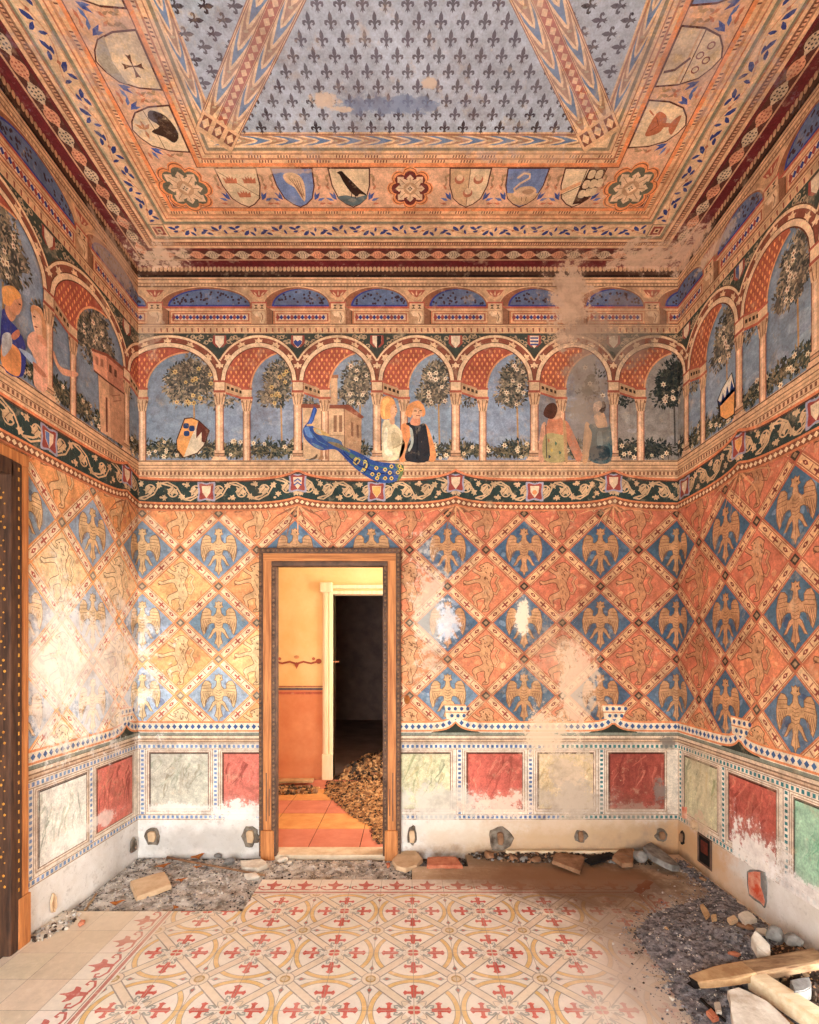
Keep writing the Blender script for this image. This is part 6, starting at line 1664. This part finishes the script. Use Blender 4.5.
plaster_hole('back', 500, 838, 13, 11.5, 5, 'large grey hole with brick in lower plaster', (3.4, 6))
plaster_hole('back', 580, 836, 6.5, 7, 4, 'small hole with brick in lower plaster', (2.6, 5))
plaster_hole('back', 661, 835, 7, 6, 6, 'hole nearest the right corner of far wall', (3, 3.6))
plaster_hole('left', 128, 842, 5, 8, 7, 'small hole in white plaster of left wall', None)
plaster_hole('right', 688, 834, 3.4, 6.5, 8, 'small hole in the right wall corner', (1.8, 4), M_HOLE)
plaster_hole('right', 708, 815 - 1, 4, 5, 9, 'small ragged hole below the green panel', (2, 3), M_BEIGE)
def underpaint(px, m, name, label, d, par=None):
    pts = [unr(670 + x / 6.3, 800 + y / 6.3) for x, y in px]; bm = bmesh.new()
    a = [bm.verts.new(f_right(u, v, .0)) for u, v in pts]; b = [bm.verts.new(f_right(u, v, d)) for u, v in pts]
    bm.faces.new(b)
    for q in range(len(a)): bm.faces.new((a[q], a[(q + 1) % len(a)], b[(q + 1) % len(a)], b[q]))
    o = obj(name, bm, m, par or W['right']); o['label'] = label; return o
uh = underpaint([(492, 452), (512, 438), (560, 440), (600, 455), (614, 520), (612, 640), (600, 680), (585, 660), (540, 632), (506, 602), (494, 540)], M_GREYST, 'plaster_hole', 'ragged hole showing red underpaint on right wall', .008)
underpaint([(506, 458), (540, 450), (578, 454), (580, 540), (598, 600), (608, 640), (602, 668), (580, 640), (545, 618), (512, 590), (504, 520)], M_REDPL, 'red_underpaint', 'flaking red underpaint', .012, uh)
underpaint([(84, 42), (108, 45), (106, 118), (86, 112)], M_REDPL, 'red_underpaint', 'small red patch in the corner of the green panel', .012)
plaster_hole('left', -2 + 20, 842, 3, 7, 12, 'small stain patch low on the left wall', None, M_BEIGE)
def recess():
    bm = bmesh.new(); a, b, c, d = 714, 733, 820, 845
    P = lambda u, v, dd: bm.verts.new(f_right(u, v, dd))
    o_ = [P(a - 1.5, c - 1.5, .003), P(b + 1.5, c - 1, .003), P(b + 1.5, d + 1.5, .003), P(a - 1.5, d + 1, .003)]
    i_ = [P(a, c, .012), P(b, c, .012), P(b, d, .012), P(a, d, .012)]; k_ = [P(a + .6, c + .6, .0025), P(b - .6, c + .6, .0025), P(b - .6, d - .6, .0025), P(a + .6, d - .6, .0025)]
    for p, q in ((o_, i_), (i_, k_)):
        for t in range(4): bm.faces.new((p[t], p[(t + 1) % 4], q[(t + 1) % 4], q[t]))
    f = bm.faces.new(k_); f.material_index = 1
    o = obj('junction_box', bm, [M_DARK, M_CHAR], W['right']); o['label'] = 'dark square box recess low in right wall'
    bm = bmesh.new(); vs = [P(a + 4, c + 4, .004), P(b - 6, c + 4, .004), P(b - 6, c + 14, .004), P(a + 4, c + 14, .004)]
    bm = bmesh.new(); box(bm, f_right(a + 4, c + 15, .003), f_right(b - 5, c + 4, .006)); obj('rusty_plate', bm, mat('rusty plate', (112, 50, 36), (70, 36, 28), 20), o)
recess()
# tiny orange switch wire by the door
bm = bmesh.new(); bmesh.ops.create_uvsphere(bm, u_segments=12, v_segments=8, radius=1)
for v in bm.verts: v.co = Vector(f_back(407 + v.co.x * 3, 699.5 + v.co.z * 4.6, .008 + v.co.y * .012))
sw = obj('wall_switch', bm, M_LEAF, W['back'], True); sw['label'] = 'small orange switch right of the door casing'

# ------------------------------------------------------------------ light
def area(name, loc, rot, sx, sy, power, col, spread=180):
    l = bpy.data.lights.new(name, 'AREA'); l.shape = 'RECTANGLE'; l.size = sx; l.size_y = sy; l.energy = power; l.color = col; l.spread = math.radians(spread)
    o = bpy.data.objects.new(name, l); COL.objects.link(o); o.location = loc; o.rotation_euler = rot; return o
area('window_daylight_right', (XR + .28, (WIN_R[0] + WIN_R[1]) / 2, (WIN_R[2] + WIN_R[3]) / 2), (0, PI / 2, 0), WIN_R[3] - WIN_R[2] - .02, WIN_R[1] - WIN_R[0] - .02, 370, (.93, .97, 1))
area('window_daylight_rear', ((WIN_F[0] + WIN_F[1]) / 2, YF - .28, (WIN_F[2] + WIN_F[3]) / 2), (PI / 2, 0, 0), WIN_F[1] - WIN_F[0] - .02, WIN_F[3] - WIN_F[2] - .02, 190, (.93, .97, 1))
area('window_daylight_beyond', (1.72, 4.9, 1.6), (0, PI / 2, 0), 1.9, 1.1, 105, (1, .92, .8))
wd = bpy.data.worlds.new('sky'); sc.world = wd; wd.use_nodes = True
wd.node_tree.nodes['Background'].inputs[0].default_value = (.9, .95, 1, 1); wd.node_tree.nodes['Background'].inputs[1].default_value = .3

# ------------------------------------------------------------------ camera
cam = bpy.data.cameras.new('camera'); co = bpy.data.objects.new('camera', cam); COL.objects.link(co)
co.location = (0, 0, H); co.rotation_euler = (PI / 2, 0, 0)
cam.sensor_fit = 'HORIZONTAL'; cam.sensor_width = 36; cam.lens = F / 819 * 36
cam.shift_y = (HY - 512) / 819; cam.shift_x = (409.5 - CX) / 819
cam.clip_start = .02
sc.camera = co
vs = sc.view_settings
vs.view_transform = 'Standard'; vs.look = 'None'; vs.gamma = 1; vs.use_curve_mapping = False; vs.exposure = .28
sc.cycles.max_bounces = 8; sc.cycles.diffuse_bounces = 5
